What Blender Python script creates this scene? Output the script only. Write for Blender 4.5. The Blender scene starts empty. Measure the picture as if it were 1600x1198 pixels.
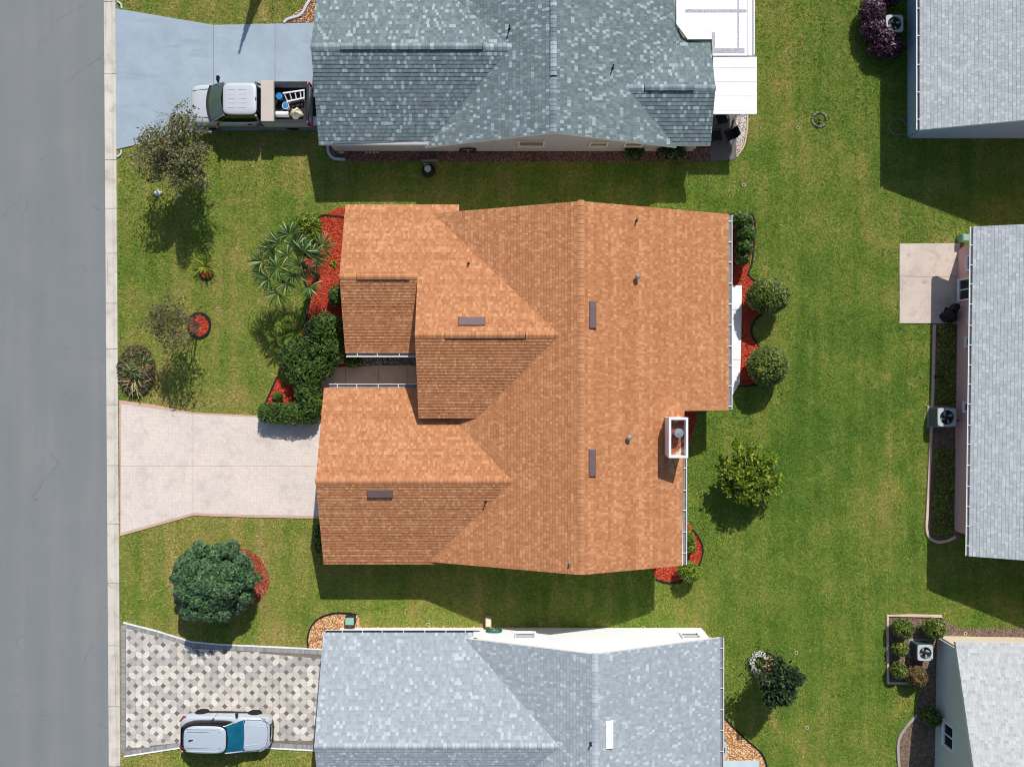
import bpy, math, random
import numpy as np
from mathutils import Vector, Matrix
random.seed(7); RNG = np.random.default_rng(11)
SC = bpy.context.scene
COL = SC.collection

# ------------------------------------------------------------------ camera, sky, sun, exposure
CAM_H = 43.0            # drone height above the ground in metres
PPM = 30.0              # photo pixels for a metre on the ground
cam_d = bpy.data.cameras.new('camera'); cam = bpy.data.objects.new('camera', cam_d); COL.objects.link(cam)
cam.location = (0, 0, CAM_H); cam.rotation_euler = (0, 0, 0)
cam_d.sensor_fit = 'HORIZONTAL'; cam_d.sensor_width = 36.0
cam_d.lens = 36.0 * PPM * CAM_H / 1600.0
cam_d.clip_end = 2000.0
SC.camera = cam
SUN_DIR = Vector((-0.30, -0.965, -1.0)).normalized()
world = bpy.data.worlds.new('World'); SC.world = world; world.use_nodes = True
wn = world.node_tree; wn.nodes.clear()
sky = wn.nodes.new('ShaderNodeTexSky'); sky.sky_type = 'NISHITA'; sky.sun_disc = False
sky.sun_elevation = math.radians(45.2); sky.sun_rotation = math.radians(17.3)
bg = wn.nodes.new('ShaderNodeBackground'); bg.inputs[1].default_value = 0.10
wo = wn.nodes.new('ShaderNodeOutputWorld')
wn.links.new(sky.outputs[0], bg.inputs[0]); wn.links.new(bg.outputs[0], wo.inputs[0])
sun_d = bpy.data.lights.new('sun', 'SUN'); sun_d.energy = 4.3; sun_d.angle = math.radians(0.53)
sun_d.color = (1.0, 0.955, 0.88)
sun = bpy.data.objects.new('sun', sun_d); COL.objects.link(sun)
sun.rotation_euler = SUN_DIR.to_track_quat('-Z', 'Y').to_euler()
SC.view_settings.view_transform = 'Standard'; SC.view_settings.look = 'None'
SC.view_settings.exposure = 0.0; SC.view_settings.gamma = 1.0
SC.view_settings.use_curve_mapping = False
SC.cycles.filter_width = 1.1

# ------------------------------------------------------------------ helpers
def at(px, py, z=0.0):
    """photo pixel seen at height z -> metres"""
    k = (1 - z / CAM_H) / PPM
    return ((px - 800) * k, (599 - py) * k)
def G(*pts):
    return [at(a, b) for a, b in pts]
def lin(r, g, b):
    f = lambda c: (c / 255 / 12.92) if c / 255 <= 0.04045 else ((c / 255 + 0.055) / 1.055) ** 2.4
    return (f(r), f(g), f(b), 1.0)

class NT:
    def __init__(s, name):
        s.m = bpy.data.materials.new(name); s.m.use_nodes = True
        s.t = s.m.node_tree; s.t.nodes.clear()
        s.out = s.t.nodes.new('ShaderNodeOutputMaterial')
    def n(s, typ, **kw):
        x = s.t.nodes.new(typ)
        for k, v in kw.items(): setattr(x, k, v)
        return x
    def l(s, a, b): s.t.links.new(a, b)
    def pos(s):
        g = s.n('ShaderNodeNewGeometry'); return g.outputs['Position']
    def obj(s):
        g = s.n('ShaderNodeTexCoord'); return g.outputs['Object']
    def noise(s, vec, scale, detail=3, rough=0.55, dist=0.0):
        x = s.n('ShaderNodeTexNoise'); x.inputs['Scale'].default_value = scale
        x.inputs['Detail'].default_value = detail; x.inputs['Roughness'].default_value = rough
        x.inputs['Distortion'].default_value = dist
        s.l(vec, x.inputs['Vector']); return x.outputs['Fac']
    def ramp(s, fac, stops, interp='LINEAR'):
        x = s.n('ShaderNodeValToRGB'); r = x.color_ramp; r.interpolation = interp
        while len(r.elements) < len(stops): r.elements.new(0.5)
        for e, (p, c) in zip(r.elements, stops):
            e.position = p; e.color = c if len(c) == 4 else (*c, 1)
        s.l(fac, x.inputs['Fac']); return x.outputs['Color']
    def mix(s, fac, a, b, mode='MIX'):
        x = s.n('ShaderNodeMix', data_type='RGBA', blend_type=mode)
        for sock, v in ((x.inputs['Factor'], fac), (x.inputs['A'], a), (x.inputs['B'], b)): pass
        def put(i, v):
            if hasattr(v, 'links') or isinstance(v, bpy.types.NodeSocket): s.l(v, x.inputs[i])
            else: x.inputs[i].default_value = v
        put(0, fac); put(6, a); put(7, b)
        return x.outputs[2]
    def math(s, op, a, b=None):
        x = s.n('ShaderNodeMath', operation=op)
        for i, v in enumerate((a, b)):
            if v is None: continue
            if isinstance(v, bpy.types.NodeSocket): s.l(v, x.inputs[i])
            else: x.inputs[i].default_value = v
        return x.outputs[0]
    def attr(s, name):
        x = s.n('ShaderNodeAttribute'); x.attribute_name = name; return x.outputs['Fac']
    def bump(s, h, strength=0.3, dist=0.02):
        x = s.n('ShaderNodeBump'); x.inputs['Strength'].default_value = strength
        x.inputs['Distance'].default_value = dist; s.l(h, x.inputs['Height']); return x.outputs['Normal']
    def pbr(s, col, rough=0.7, metal=0.0, spec=0.3, normal=None, coat=0.0):
        b = s.n('ShaderNodeBsdfPrincipled')
        if isinstance(col, bpy.types.NodeSocket): s.l(col, b.inputs['Base Color'])
        else: b.inputs['Base Color'].default_value = col
        if isinstance(rough, bpy.types.NodeSocket): s.l(rough, b.inputs['Roughness'])
        else: b.inputs['Roughness'].default_value = rough
        b.inputs['Metallic'].default_value = metal
        b.inputs['Specular IOR Level'].default_value = spec
        b.inputs['Coat Weight'].default_value = coat
        if normal is not None: s.l(normal, b.inputs['Normal'])
        s.l(b.outputs[0], s.out.inputs[0]); return s.m

def plain(name, rgb, rough=0.6, metal=0.0, spec=0.3, var=0.12, scale=3.0, bump=0.0, bscale=60, coat=0.0, dirt=None):
    """one paint or material with slight mottling"""
    t = NT(name); p = t.pos(); c = lin(*rgb)
    n = t.noise(p, scale, 4)
    lo = tuple(v * (1 - var) for v in c[:3]); hi = tuple(min(1, v * (1 + var)) for v in c[:3])
    col = t.ramp(n, [(0.3, lo), (0.7, hi)])
    if dirt:
        d = t.ramp(t.noise(p, dirt[1], 5, 0.65), [(dirt[2], (0, 0, 0)), (dirt[2] + 0.18, (1, 1, 1))])
        col = t.mix(t.math('MULTIPLY', d, dirt[3]), col, lin(*dirt[0]))
    nrm = t.bump(t.noise(p, bscale, 3), bump, 0.01) if bump else None
    return t.pbr(col, rough, metal, spec, nrm, coat)

def toned(name, stops, rough=0.85, src='attr', spec=0.15, fine=0.15, fscale=40, interp='LINEAR', big=0.0, bigscale=0.6, bump=0.15):
    """colour picked for each piece from its own number"""
    t = NT(name); p = t.pos()
    f = t.attr('tone') if src == 'attr' else t.n('ShaderNodeObjectInfo').outputs['Random']
    if big:
        nz = t.noise(p, bigscale, 3)
        f = t.math('ADD', f, t.math('MULTIPLY', t.math('SUBTRACT', nz, 0.5), big))
    col = t.ramp(f, [(q, lin(*c)) for q, c in stops], interp)
    if fine:
        n2 = t.ramp(t.noise(p, fscale, 2), [(0.25, (1 - fine,) * 3), (0.75, (1 + fine,) * 3)])
        col = t.mix(1.0, col, n2, 'MULTIPLY')
    nrm = t.bump(t.noise(p, 120, 2), bump, 0.004) if bump else None
    return t.pbr(col, rough, 0, spec, nrm)

def leafmat(name, stops, trans=0.28, rough=0.5, gloss=0.18):
    t = NT(name); f = t.attr('tone')
    col = t.ramp(f, [(q, lin(*c)) for q, c in stops])
    d = t.n('ShaderNodeBsdfDiffuse'); t.l(col, d.inputs[0])
    tr = t.n('ShaderNodeBsdfTranslucent')
    t.l(t.mix(1.0, col, (1.1, 1.25, 0.6, 1), 'MULTIPLY'), tr.inputs[0])
    m1 = t.n('ShaderNodeMixShader'); m1.inputs[0].default_value = trans
    t.l(d.outputs[0], m1.inputs[1]); t.l(tr.outputs[0], m1.inputs[2])
    g = t.n('ShaderNodeBsdfGlossy'); g.inputs['Roughness'].default_value = rough
    fr = t.n('ShaderNodeFresnel'); fr.inputs[0].default_value = 1.35
    m2 = t.n('ShaderNodeMixShader'); t.l(t.math('MULTIPLY', fr.outputs[0], gloss), m2.inputs[0])
    t.l(m1.outputs[0], m2.inputs[1]); t.l(g.outputs[0], m2.inputs[2])
    t.l(m2.outputs[0], t.out.inputs[0]); return t.m

# ---- objects
ORG = {}
def org(o):
    return ORG.get(o.name, Vector((0, 0, 0))) if o is not None else Vector((0, 0, 0))
def tag(o, label=None, cat=None, group=None, kind=None):
    if label: o['label'] = label
    if cat: o['category'] = cat
    if group: o['group'] = group
    if kind: o['kind'] = kind
    return o
def thing(name, loc, label, cat, group=None, local=False, rot=0.0):
    """Empty at a thing's base; with local=True its parts are given in its own frame"""
    o = bpy.data.objects.new(name, None); COL.objects.link(o)
    o.empty_display_size = 0.2
    o.location = loc; o.rotation_euler = (0, 0, rot)
    ORG[o.name] = Vector((0, 0, 0)) if local else Vector(loc)
    return tag(o, label, cat, group)
def link(name, me, parent=None):
    o = bpy.data.objects.new(name, me); COL.objects.link(o)
    if parent is not None:
        o.parent = parent; ORG[o.name] = org(parent)
    return o

class MB:
    """collects faces, links them as one mesh object"""
    def __init__(s): s.v = []; s.f = []; s.t = []; s.smooth = False
    def face(s, pts, tone=0.5):
        b = len(s.v); s.v.extend([tuple(p) for p in pts]); s.f.append(tuple(range(b, b + len(pts)))); s.t.append(tone)
    def mesh(s, vs, fs, tone=0.5):
        b = len(s.v); s.v.extend([tuple(p) for p in vs])
        for f in fs: s.f.append(tuple(i + b for i in f)); s.t.append(tone)
    def box(s, x0, y0, z0, x1, y1, z1, tone=0.5):
        vs = [(x0,y0,z0),(x1,y0,z0),(x1,y1,z0),(x0,y1,z0),(x0,y0,z1),(x1,y0,z1),(x1,y1,z1),(x0,y1,z1)]
        s.mesh(vs, [(3,2,1,0),(4,5,6,7),(0,1,5,4),(1,2,6,5),(2,3,7,6),(3,0,4,7)], tone)
    def bar(s, a, b, w, h, up=(0, 0, 1), tone=0.5):
        a = Vector(a); b = Vector(b); d = (b - a).normalized(); u = Vector(up)
        r = d.cross(u)
        if r.length < 1e-4: r = d.cross(Vector((1, 0, 0)))
        r.normalize(); u = r.cross(d)
        vs = []
        for p in (a, b):
            for i, j in ((-1,-1),(1,-1),(1,1),(-1,1)): vs.append(p + r * (w / 2 * i) + u * (h / 2 * j))
        s.mesh(vs, [(3,2,1,0),(4,5,6,7),(0,1,5,4),(1,2,6,5),(2,3,7,6),(3,0,4,7)], tone)
    def prism(s, poly, z0, z1, tone=0.5, cap=True):
        a = sum(poly[i][0]*poly[(i+1)%len(poly)][1]-poly[(i+1)%len(poly)][0]*poly[i][1] for i in range(len(poly)))
        if a < 0: poly = poly[::-1]
        n = len(poly)
        f0 = (lambda x, y: z0) if not callable(z0) else z0
        f1 = (lambda x, y: z1) if not callable(z1) else z1
        vs = [(x, y, f0(x, y)) for x, y in poly] + [(x, y, f1(x, y)) for x, y in poly]
        fs = [tuple(range(n, 2*n)), tuple(range(n-1, -1, -1))] if cap else []
        fs += [(i, (i+1) % n, n+(i+1) % n, n+i) for i in range(n)]
        s.mesh(vs, fs, tone)
    def loft(s, rings, cap0=True, cap1=True, tone=0.5):
        n = len(rings[0]); vs = [p for r in rings for p in r]; fs = []
        for k in range(len(rings) - 1):
            for i in range(n):
                fs.append((k*n+i, k*n+(i+1) % n, (k+1)*n+(i+1) % n, (k+1)*n+i))
        if cap0: fs.append(tuple(range(n-1, -1, -1)))
        if cap1: fs.append(tuple(range((len(rings)-1)*n, len(rings)*n)))
        s.mesh(vs, fs, tone)
    def tube(s, pts, rad, n=6, tone=0.5):
        pts = [Vector(p) for p in pts]
        rads = rad if isinstance(rad, (list, tuple)) else [rad] * len(pts)
        rings = []
        for i, p in enumerate(pts):
            d = (pts[min(i+1, len(pts)-1)] - pts[max(i-1, 0)]).normalized()
            a = d.cross(Vector((0, 0, 1)))
            if a.length < 1e-3: a = Vector((1, 0, 0))
            a.normalize(); b = d.cross(a)
            rings.append([p + (a*math.cos(2*math.pi*k/n) + b*math.sin(2*math.pi*k/n)) * rads[i] for k in range(n)])
        s.loft(rings, tone=tone)
    def lathe(s, prof, c=(0, 0, 0), n=20, tone=0.5, axis='z'):
        rings = []
        for r, z in prof:
            ring = []
            for k in range(n):
                a = 2*math.pi*k/n; x, y = r*math.cos(a), r*math.sin(a)
                q = (x, y, z) if axis == 'z' else ((x, z, y) if axis == 'y' else (z, x, y))
                ring.append((c[0]+q[0], c[1]+q[1], c[2]+q[2]))
            rings.append(ring)
        s.loft(rings, tone=tone)
    def strip(s, path, w, z0, z1, closed=False, tone=0.5):
        """kerb or edging of width w along a path of 2D points"""
        P = [Vector((p[0], p[1])) for p in path]; n = len(P); L = []; R = []
        for i in range(n):
            a = P[(i-1) % n] if (closed or i > 0) else P[i]
            b = P[(i+1) % n] if (closed or i < n-1) else P[i]
            d = (b - a)
            d = d.normalized() if d.length > 1e-9 else Vector((1, 0))
            nn = Vector((-d.y, d.x)) * (w / 2)
            L.append(P[i] + nn); R.append(P[i] - nn)
        m = n if closed else n - 1
        for i in range(m):
            j = (i+1) % n
            vs = [(R[i].x,R[i].y,z0),(R[j].x,R[j].y,z0),(L[j].x,L[j].y,z0),(L[i].x,L[i].y,z0),
                  (R[i].x,R[i].y,z1),(R[j].x,R[j].y,z1),(L[j].x,L[j].y,z1),(L[i].x,L[i].y,z1)]
            fs = [(4,5,6,7),(0,1,5,4),(2,3,7,6)]
            if not closed and i == 0: fs.append((3,0,4,7))
            if not closed and i == m-1: fs.append((1,2,6,5))
            s.mesh(vs, fs, tone)
    def to_mesh(s, name, mat, off=Vector((0, 0, 0)), bevel=0):
        me = bpy.data.meshes.new(name)
        o = off
        me.from_pydata([(x-o[0], y-o[1], z-o[2]) for x, y, z in s.v], [], s.f)
        at_ = me.attributes.new('tone', 'FLOAT', 'FACE'); at_.data.foreach_set('value', s.t)
        if mat: me.materials.append(mat)
        if s.smooth: me.polygons.foreach_set('use_smooth', [True] * len(me.polygons))
        me.update(); return me
    def build(s, name, mat, parent=None, bevel=0.0, smooth_angle=None, label=None, kind=None):
        o = link(name, s.to_mesh(name, mat, org(parent)), parent)
        if bevel:
            b = o.modifiers.new('bevel', 'BEVEL'); b.width = bevel; b.segments = 2; b.limit_method = 'ANGLE'
        if label: o['label'] = label
        if kind: o['kind'] = kind
        return o

def np_mesh(name, V, F, tone, mat, parent=None, kind=None):
    """V (n,3), F (m,k) numpy -> object"""
    me = bpy.data.meshes.new(name); off = np.array(org(parent)); V = V - off
    k = F.shape[1]
    me.vertices.add(len(V)); me.vertices.foreach_set('co', V.astype(np.float32).ravel())
    me.loops.add(F.size); me.loops.foreach_set('vertex_index', F.astype(np.int32).ravel())
    me.polygons.add(len(F)); me.polygons.foreach_set('loop_start', np.arange(0, F.size, k, dtype=np.int32))
    me.polygons.foreach_set('loop_total', np.full(len(F), k, dtype=np.int32))
    a = me.attributes.new('tone', 'FLOAT', 'FACE'); a.data.foreach_set('value', tone.astype(np.float32))
    me.materials.append(mat); me.update(calc_edges=True); me.validate()
    o = link(name, me, parent)
    if kind: o['kind'] = kind
    return o

def pin(poly, X, Y):
    """numpy point in polygon"""
    inside = np.zeros(X.shape, bool); n = len(poly)
    for i in range(n):
        x0, y0 = poly[i]; x1, y1 = poly[(i+1) % n]
        if y0 == y1: continue
        c = ((y0 > Y) != (y1 > Y)) & (X < (x1-x0)*(Y-y0)/(y1-y0) + x0)
        inside ^= c
    return inside
def smooth_path(pts, k=6, closed=False):
    P = [Vector((p[0], p[1])) for p in pts]; n = len(P); out = []
    for i in range(n if closed else n-1):
        p0 = P[(i-1) % n] if (closed or i > 0) else P[i]; p1 = P[i]; p2 = P[(i+1) % n]
        p3 = P[(i+2) % n] if (closed or i < n-2) else p2
        for j in range(k):
            t = j/k
            q = 0.5*((2*p1)+(-p0+p2)*t+(2*p0-5*p1+4*p2-p3)*t*t+(-p0+3*p1-3*p2+p3)*t**3)
            out.append((q.x, q.y))
    if not closed: out.append(tuple(P[-1]))
    return out
def circle(cx, cy, r, n=24, ry=None, jit=0.0):
    ry = r if ry is None else ry
    return [(cx + r*(1+random.uniform(-jit, jit))*math.cos(2*math.pi*k/n), cy + ry*(1+random.uniform(-jit, jit))*math.sin(2*math.pi*k/n)) for k in range(n)]

def rand_dirs(n):
    d = RNG.normal(size=(n, 3)); return d / np.linalg.norm(d, axis=1, keepdims=True)
def leaves(P, Nrm, size, tone, elong=1.7, jitter=0.5):
    """rhombic leaves at points P facing roughly Nrm"""
    n = len(P); nn = Nrm + RNG.normal(size=(n, 3)) * jitter
    nn /= np.linalg.norm(nn, axis=1, keepdims=True)
    a = np.cross(nn, rand_dirs(n)); a /= np.linalg.norm(a, axis=1, keepdims=True)
    b = np.cross(nn, a)
    s = (size * RNG.uniform(0.6, 1.35, n))[:, None] if np.isscalar(size) else size[:, None]
    L = a * s * elong * 0.5; W = b * s * 0.5
    V = np.stack([P - L, P + W*0.9 - L*0.1, P + L, P - W*0.9 - L*0.1], 1).reshape(-1, 3)
    F = np.arange(4*n).reshape(n, 4)
    return V, F, tone
def join(parts):
    Vs, Fs, Ts, b = [], [], [], 0
    for V, F, T in parts:
        Vs.append(V); Fs.append(F + b); Ts.append(T); b += len(V)
    return np.concatenate(Vs), np.concatenate(Fs), np.concatenate(Ts)

# ------------------------------------------------------------------ materials
def lawn_colour(t, blades):
    p = t.pos()
    big = t.noise(p, 0.09, 3, 0.5)
    mid = t.noise(p, 0.55, 4, 0.6, 0.6)
    sml = t.noise(p, 5.5, 5, 0.75)
    mp = t.n('ShaderNodeMapping'); mp.inputs['Scale'].default_value = (1.0, 0.07, 1.0); t.l(p, mp.inputs['Vector'])
    stripe = t.noise(mp.outputs[0], 1.5, 2, 0.5)
    sx = t.n('ShaderNodeSeparateXYZ'); t.l(p, sx.inputs[0])
    # turf is greener in the back gardens than along the road
    side = t.n('ShaderNodeMapRange'); side.inputs['From Min'].default_value = -14; side.inputs['From Max'].default_value = 14
    side.inputs['To Min'].default_value = -0.075; side.inputs['To Max'].default_value = 0.06
    t.l(sx.outputs['X'], side.inputs['Value'])
    f = t.math('ADD', t.math('MULTIPLY', mid, 0.70), t.math('MULTIPLY', big, 0.75)); f = t.math('SUBTRACT', f, 0.225)
    f = t.math('ADD', f, t.math('MULTIPLY', t.math('SUBTRACT', stripe, 0.5), 0.50))
    f = t.math('ADD', f, t.math('MULTIPLY', t.math('SUBTRACT', sml, 0.5), 0.85))
    dry = t.ramp(t.noise(p, 0.95, 5, 0.7, 0.8), [(0.58, (0, 0, 0)), (0.74, (1, 1, 1))])
    f = t.math('SUBTRACT', f, t.math('MULTIPLY', dry, 0.20))
    f = t.math('ADD', f, side.outputs[0])
    if blades:
        f = t.math('ADD', f, t.math('MULTIPLY', t.math('SUBTRACT', t.attr('tone'), 0.5), 0.34))
    col = t.ramp(f, [(0.14, lin(188, 164, 110)), (0.29, lin(162, 151, 86)), (0.42, lin(141, 147, 71)),
                     (0.56, lin(119, 140, 58)), (0.80, lin(88, 120, 46))])
    return col, p, sml
def lawn_mat(name, blades):
    t = NT(name); col, p, sml = lawn_colour(t, blades)
    if blades:
        k = t.ramp(t.attr('tone2') if False else t.attr('tone'), [(0.0, (0.5,)*3), (0.5, (1.0,)*3), (1.0, (1.7,)*3)])
        col = t.mix(1.0, col, k, 'MULTIPLY')
        k2 = t.ramp(t.noise(p, 12.0, 3, 0.65), [(0.32, (0.62,)*3), (0.68, (1.40,)*3)])
        col = t.mix(1.0, col, k2, 'MULTIPLY')
        return t.pbr(col, 0.8, 0, 0.08)
    fine = t.noise(p, 26, 3, 0.7)
    col = t.mix(1.0, col, t.ramp(fine, [(0.3, (0.62,)*3), (0.7, (1.22,)*3)]), 'MULTIPLY')
    return t.pbr(col, 0.95, 0, 0.05, t.bump(fine, 0.8, 0.05))
M = {}
M['lawn'] = lawn_mat('lawn', False); M['blade'] = lawn_mat('grass_blades', True)
def asphalt():
    t = NT('asphalt'); p = t.pos()
    mp = t.n('ShaderNodeMapping'); mp.inputs['Scale'].default_value = (1.0, 0.06, 1.0); t.l(p, mp.inputs['Vector'])
    st = t.noise(mp.outputs[0], 0.8, 4, 0.6); n1 = t.noise(p, 0.35, 4, 0.6); n2 = t.noise(p, 45, 3, 0.7)
    f = t.math('ADD', t.math('MULTIPLY', st, 0.6), t.math('MULTIPLY', n1, 0.4))
    col = t.ramp(f, [(0.3, lin(120, 125, 127)), (0.5, lin(128, 132, 134)), (0.7, lin(139, 139, 138))])
    col = t.mix(1.0, col, t.ramp(n2, [(0.3, (0.80,)*3), (0.7, (1.18,)*3)]), 'MULTIPLY')
    # thin hairline cracks
    v = t.n('ShaderNodeTexVoronoi', feature='DISTANCE_TO_EDGE'); v.inputs['Scale'].default_value = 0.16
    wv = t.n('ShaderNodeVectorMath', operation='ADD'); nd = t.n('ShaderNodeTexNoise'); nd.inputs['Scale'].default_value = 0.7; nd.inputs['Detail'].default_value = 5
    t.l(p, nd.inputs['Vector']); sc = t.n('ShaderNodeVectorMath', operation='SCALE'); sc.inputs['Scale'].default_value = 1.6
    t.l(nd.outputs['Color'], sc.inputs[0]); t.l(p, wv.inputs[0]); t.l(sc.outputs[0], wv.inputs[1]); t.l(wv.outputs[0], v.inputs['Vector'])
    cr = t.ramp(v.outputs['Distance'], [(0.0, (1, 1, 1)), (0.006, (0, 0, 0))])
    cr = t.math('MULTIPLY', cr, t.ramp(t.noise(p, 0.4, 2), [(0.50, (0, 0, 0)), (0.64, (0.35,)*3)]))
    col = t.mix(cr, col, lin(84, 88, 92))
    sp = t.ramp(t.noise(p, 1.6, 2, 0.4), [(0.77, (0, 0, 0)), (0.79, (0.35,)*3)])
    col = t.mix(sp, col, lin(72, 76, 80))
    return t.pbr(col, 0.85, 0, 0.2, t.bump(n2, 0.3, 0.01))
M['asphalt'] = asphalt()
def concrete(name, rgb, stain, amount=0.5, rough=0.85, streak=None, tilt=None, fine=0.08):
    t = NT(name); p = t.pos(); c = lin(*rgb)
    n1 = t.noise(p, 0.7, 5, 0.65); n2 = t.noise(p, 30, 3, 0.7)
    col = t.ramp(n1, [(0.35, tuple(v*0.9 for v in c[:3])), (0.65, tuple(min(1, v*1.06) for v in c[:3]))])
    s = t.ramp(t.noise(p, 1.3, 6, 0.7, 0.4), [(0.50, (0, 0, 0)), (0.74, (amount,)*3)])
    col = t.mix(s, col, lin(*stain))
    col = t.mix(1.0, col, t.ramp(n2, [(0.3, (1-fine,)*3), (0.7, (1+fine,)*3)]), 'MULTIPLY')
    if streak:
        mp = t.n('ShaderNodeMapping'); mp.inputs['Scale'].default_value = streak[0]; t.l(p, mp.inputs['Vector'])
        k = t.ramp(t.noise(mp.outputs[0], streak[1], 4, 0.65), [(0.58, (0, 0, 0)), (0.70, (streak[3],)*3)])
        col = t.mix(k, col, lin(*streak[2]))
    return t.pbr(col, rough, 0, 0.2, t.bump(n2, 0.15, 0.01))
M['kerb'] = concrete('kerb_concrete', (212, 205, 194), (148, 138, 122), 0.6, streak=((9, 0.25, 1), 0.9, (122, 108, 90), 0.5))
M['drive_blue'] = concrete('painted_blue_grey_concrete', (160, 175, 187), (146, 163, 178), 0.5, 0.7, fine=0.04, streak=((0.2, 1.0, 1), 1.1, (140, 154, 166), 0.6))
M['patio'] = concrete('patio_concrete', (206, 190, 178), (158, 144, 134), 0.6, streak=((1, 1, 1), 1.6, (130, 120, 112), 0.4))
M['slab_white'] = concrete('white_slab', (240, 240, 242), (220, 220, 220), 0.3)
M['slab_pool'] = concrete('pale_blue_slab', (196, 214, 222), (180, 200, 210), 0.3)
M['walk'] = concrete('brown_walk_concrete', (196, 172, 160), (160, 136, 126), 0.6)
M['grey_conc'] = concrete('grey_concrete', (168, 160, 152), (128, 120, 112), 0.6)
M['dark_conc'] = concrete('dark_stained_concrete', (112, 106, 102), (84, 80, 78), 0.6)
M['pink_kerb'] = concrete('pinkish_kerb', (214, 186, 170), (168, 138, 122), 0.6)
M['white_kerb'] = concrete('pale_grey_kerb', (196, 200, 206), (140, 140, 140), 0.6)
def stamped():
    """pale stamped concrete: small lozenge relief with stains"""
    t = NT('stamped_concrete'); p = t.pos()
    mp = t.n('ShaderNodeMapping'); mp.inputs['Rotation'].default_value = (0, 0, math.radians(45)); t.l(p, mp.inputs['Vector'])
    br = t.n('ShaderNodeTexBrick'); br.inputs['Scale'].default_value = 1.0; br.offset = 0.5
    br.inputs['Brick Width'].default_value = 0.24; br.inputs['Row Height'].default_value = 0.12
    br.inputs['Mortar Size'].default_value = 0.014; br.inputs['Color1'].default_value = (1.0,)*3+(1,); br.inputs['Color2'].default_value = (0.93,)*3+(1,)
    br.inputs['Mortar'].default_value = (0.84,)*3+(1,); t.l(mp.outputs[0], br.inputs['Vector'])
    n1 = t.noise(p, 0.45, 5, 0.65); n2 = t.noise(p, 9, 4, 0.7)
    col = t.ramp(n1, [(0.3, lin(218, 208, 201)), (0.5, lin(230, 216, 206)), (0.7, lin(238, 224, 213))])
    col = t.mix(1.0, col, br.outputs['Color'], 'MULTIPLY')
    col = t.mix(1.0, col, t.ramp(n2, [(0.3, (0.9,)*3), (0.7, (1.08,)*3)]), 'MULTIPLY')
    s = t.ramp(t.noise(p, 0.9, 6, 0.72), [(0.48, (0, 0, 0)), (0.74, (0.75,)*3)])
    col = t.mix(s, col, lin(176, 170, 166))
    return t.pbr(col, 0.85, 0, 0.15, t.bump(br.outputs['Fac'], 0.3, 0.006))
M['stamped'] = stamped()
M['stamp_border'] = concrete('salmon_border', (206, 172, 154), (176, 142, 124), 0.5)
M['mulch'] = plain('red_mulch_base', (176, 70, 46), 0.95, spec=0.05, var=0.3, scale=6, bump=0.6, bscale=30)
M['mulch_chip'] = toned('red_mulch_chips', [(0.0, (168, 62, 44)), (0.5, (202, 82, 57)), (1.0, (216, 102, 76))], 0.9, fine=0)
M['mulch_old'] = toned('faded_mulch_chips', [(0.0, (120, 62, 50)), (0.5, (172, 94, 74)), (1.0, (200, 134, 110))], 0.9, fine=0)
M['soil'] = plain('dark_soil', (124, 106, 92), 0.95, spec=0.05, var=0.35, scale=5, bump=0.6, bscale=25)
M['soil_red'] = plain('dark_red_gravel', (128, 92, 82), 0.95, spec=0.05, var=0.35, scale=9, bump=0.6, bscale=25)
M['gravel_base'] = plain('tan_gravel_base', (176, 132, 92), 0.95, spec=0.05, var=0.3, scale=8, bump=0.6, bscale=25)
M['stone_tan'] = toned('tan_stones', [(0.0, (150, 104, 68)), (0.45, (208, 160, 112)), (0.8, (232, 196, 152)), (1.0, (240, 226, 208))], 0.85, fine=0)
M['stone_grey'] = toned('grey_stones', [(0.0, (80, 80, 80)), (0.5, (140, 138, 136)), (1.0, (200, 198, 196))], 0.85, fine=0)
M['stone_brown'] = toned('brown_grey_stones', [(0.0, (96, 82, 72)), (0.6, (140, 122, 108)), (1.0, (178, 164, 150))], 0.85, fine=0)
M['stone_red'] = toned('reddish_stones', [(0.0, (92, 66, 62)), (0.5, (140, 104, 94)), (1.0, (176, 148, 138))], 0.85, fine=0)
M['stone_white'] = toned('white_stones', [(0.0, (190, 184, 176)), (1.0, (240, 238, 234))], 0.8, fine=0)
M['edging'] = plain('black_plastic_edging', (34, 31, 30), 0.6, var=0.2)
M['white_metal'] = plain('white_aluminium', (232, 233, 236), 0.4, spec=0.4, var=0.03)
M['gut_in'] = plain('gutter_inside', (138, 138, 140), 0.7, var=0.2, scale=6)
M['fascia'] = plain('white_fascia', (220, 218, 214), 0.6, var=0.04)
M['flat_white'] = plain('white_roof_membrane', (240, 241, 243), 0.7, var=0.03, dirt=((176, 176, 182), 2.2, 0.62, 0.7))
M['gasket'] = plain('grimy_seam', (176, 176, 184), 0.8, var=0.35, scale=14)
M['brown_metal'] = plain('brown_vent_metal', (112, 92, 92), 0.55, var=0.08)
M['dark_metal'] = plain('dark_metal', (52, 50, 50), 0.5, var=0.1)
M['black'] = plain('black_plastic', (22, 22, 24), 0.55, var=0.15)
M['rubber'] = plain('tyre_rubber', (28, 28, 30), 0.85, var=0.2, scale=10)
M['galv'] = plain('galvanised_metal', (176, 182, 188), 0.35, metal=0.6, spec=0.5, var=0.1)
M['wood'] = plain('weathered_wood', (140, 132, 124), 0.85, var=0.2, scale=12)
M['bark'] = plain('bark', (112, 98, 84), 0.9, var=0.3, scale=14, bump=0.5, bscale=40)
M['twig'] = plain('pale_twigs', (128, 114, 102), 0.9, var=0.25, scale=20)
M['glass_dark'] = plain('dark_window_glass', (28, 34, 38), 0.08, spec=0.6, var=0.1)
M['rust'] = plain('rusted_tin', (146, 84, 60), 0.8, var=0.3, scale=9, dirt=((228, 206, 176), 2.6, 0.50, 0.9))
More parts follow.
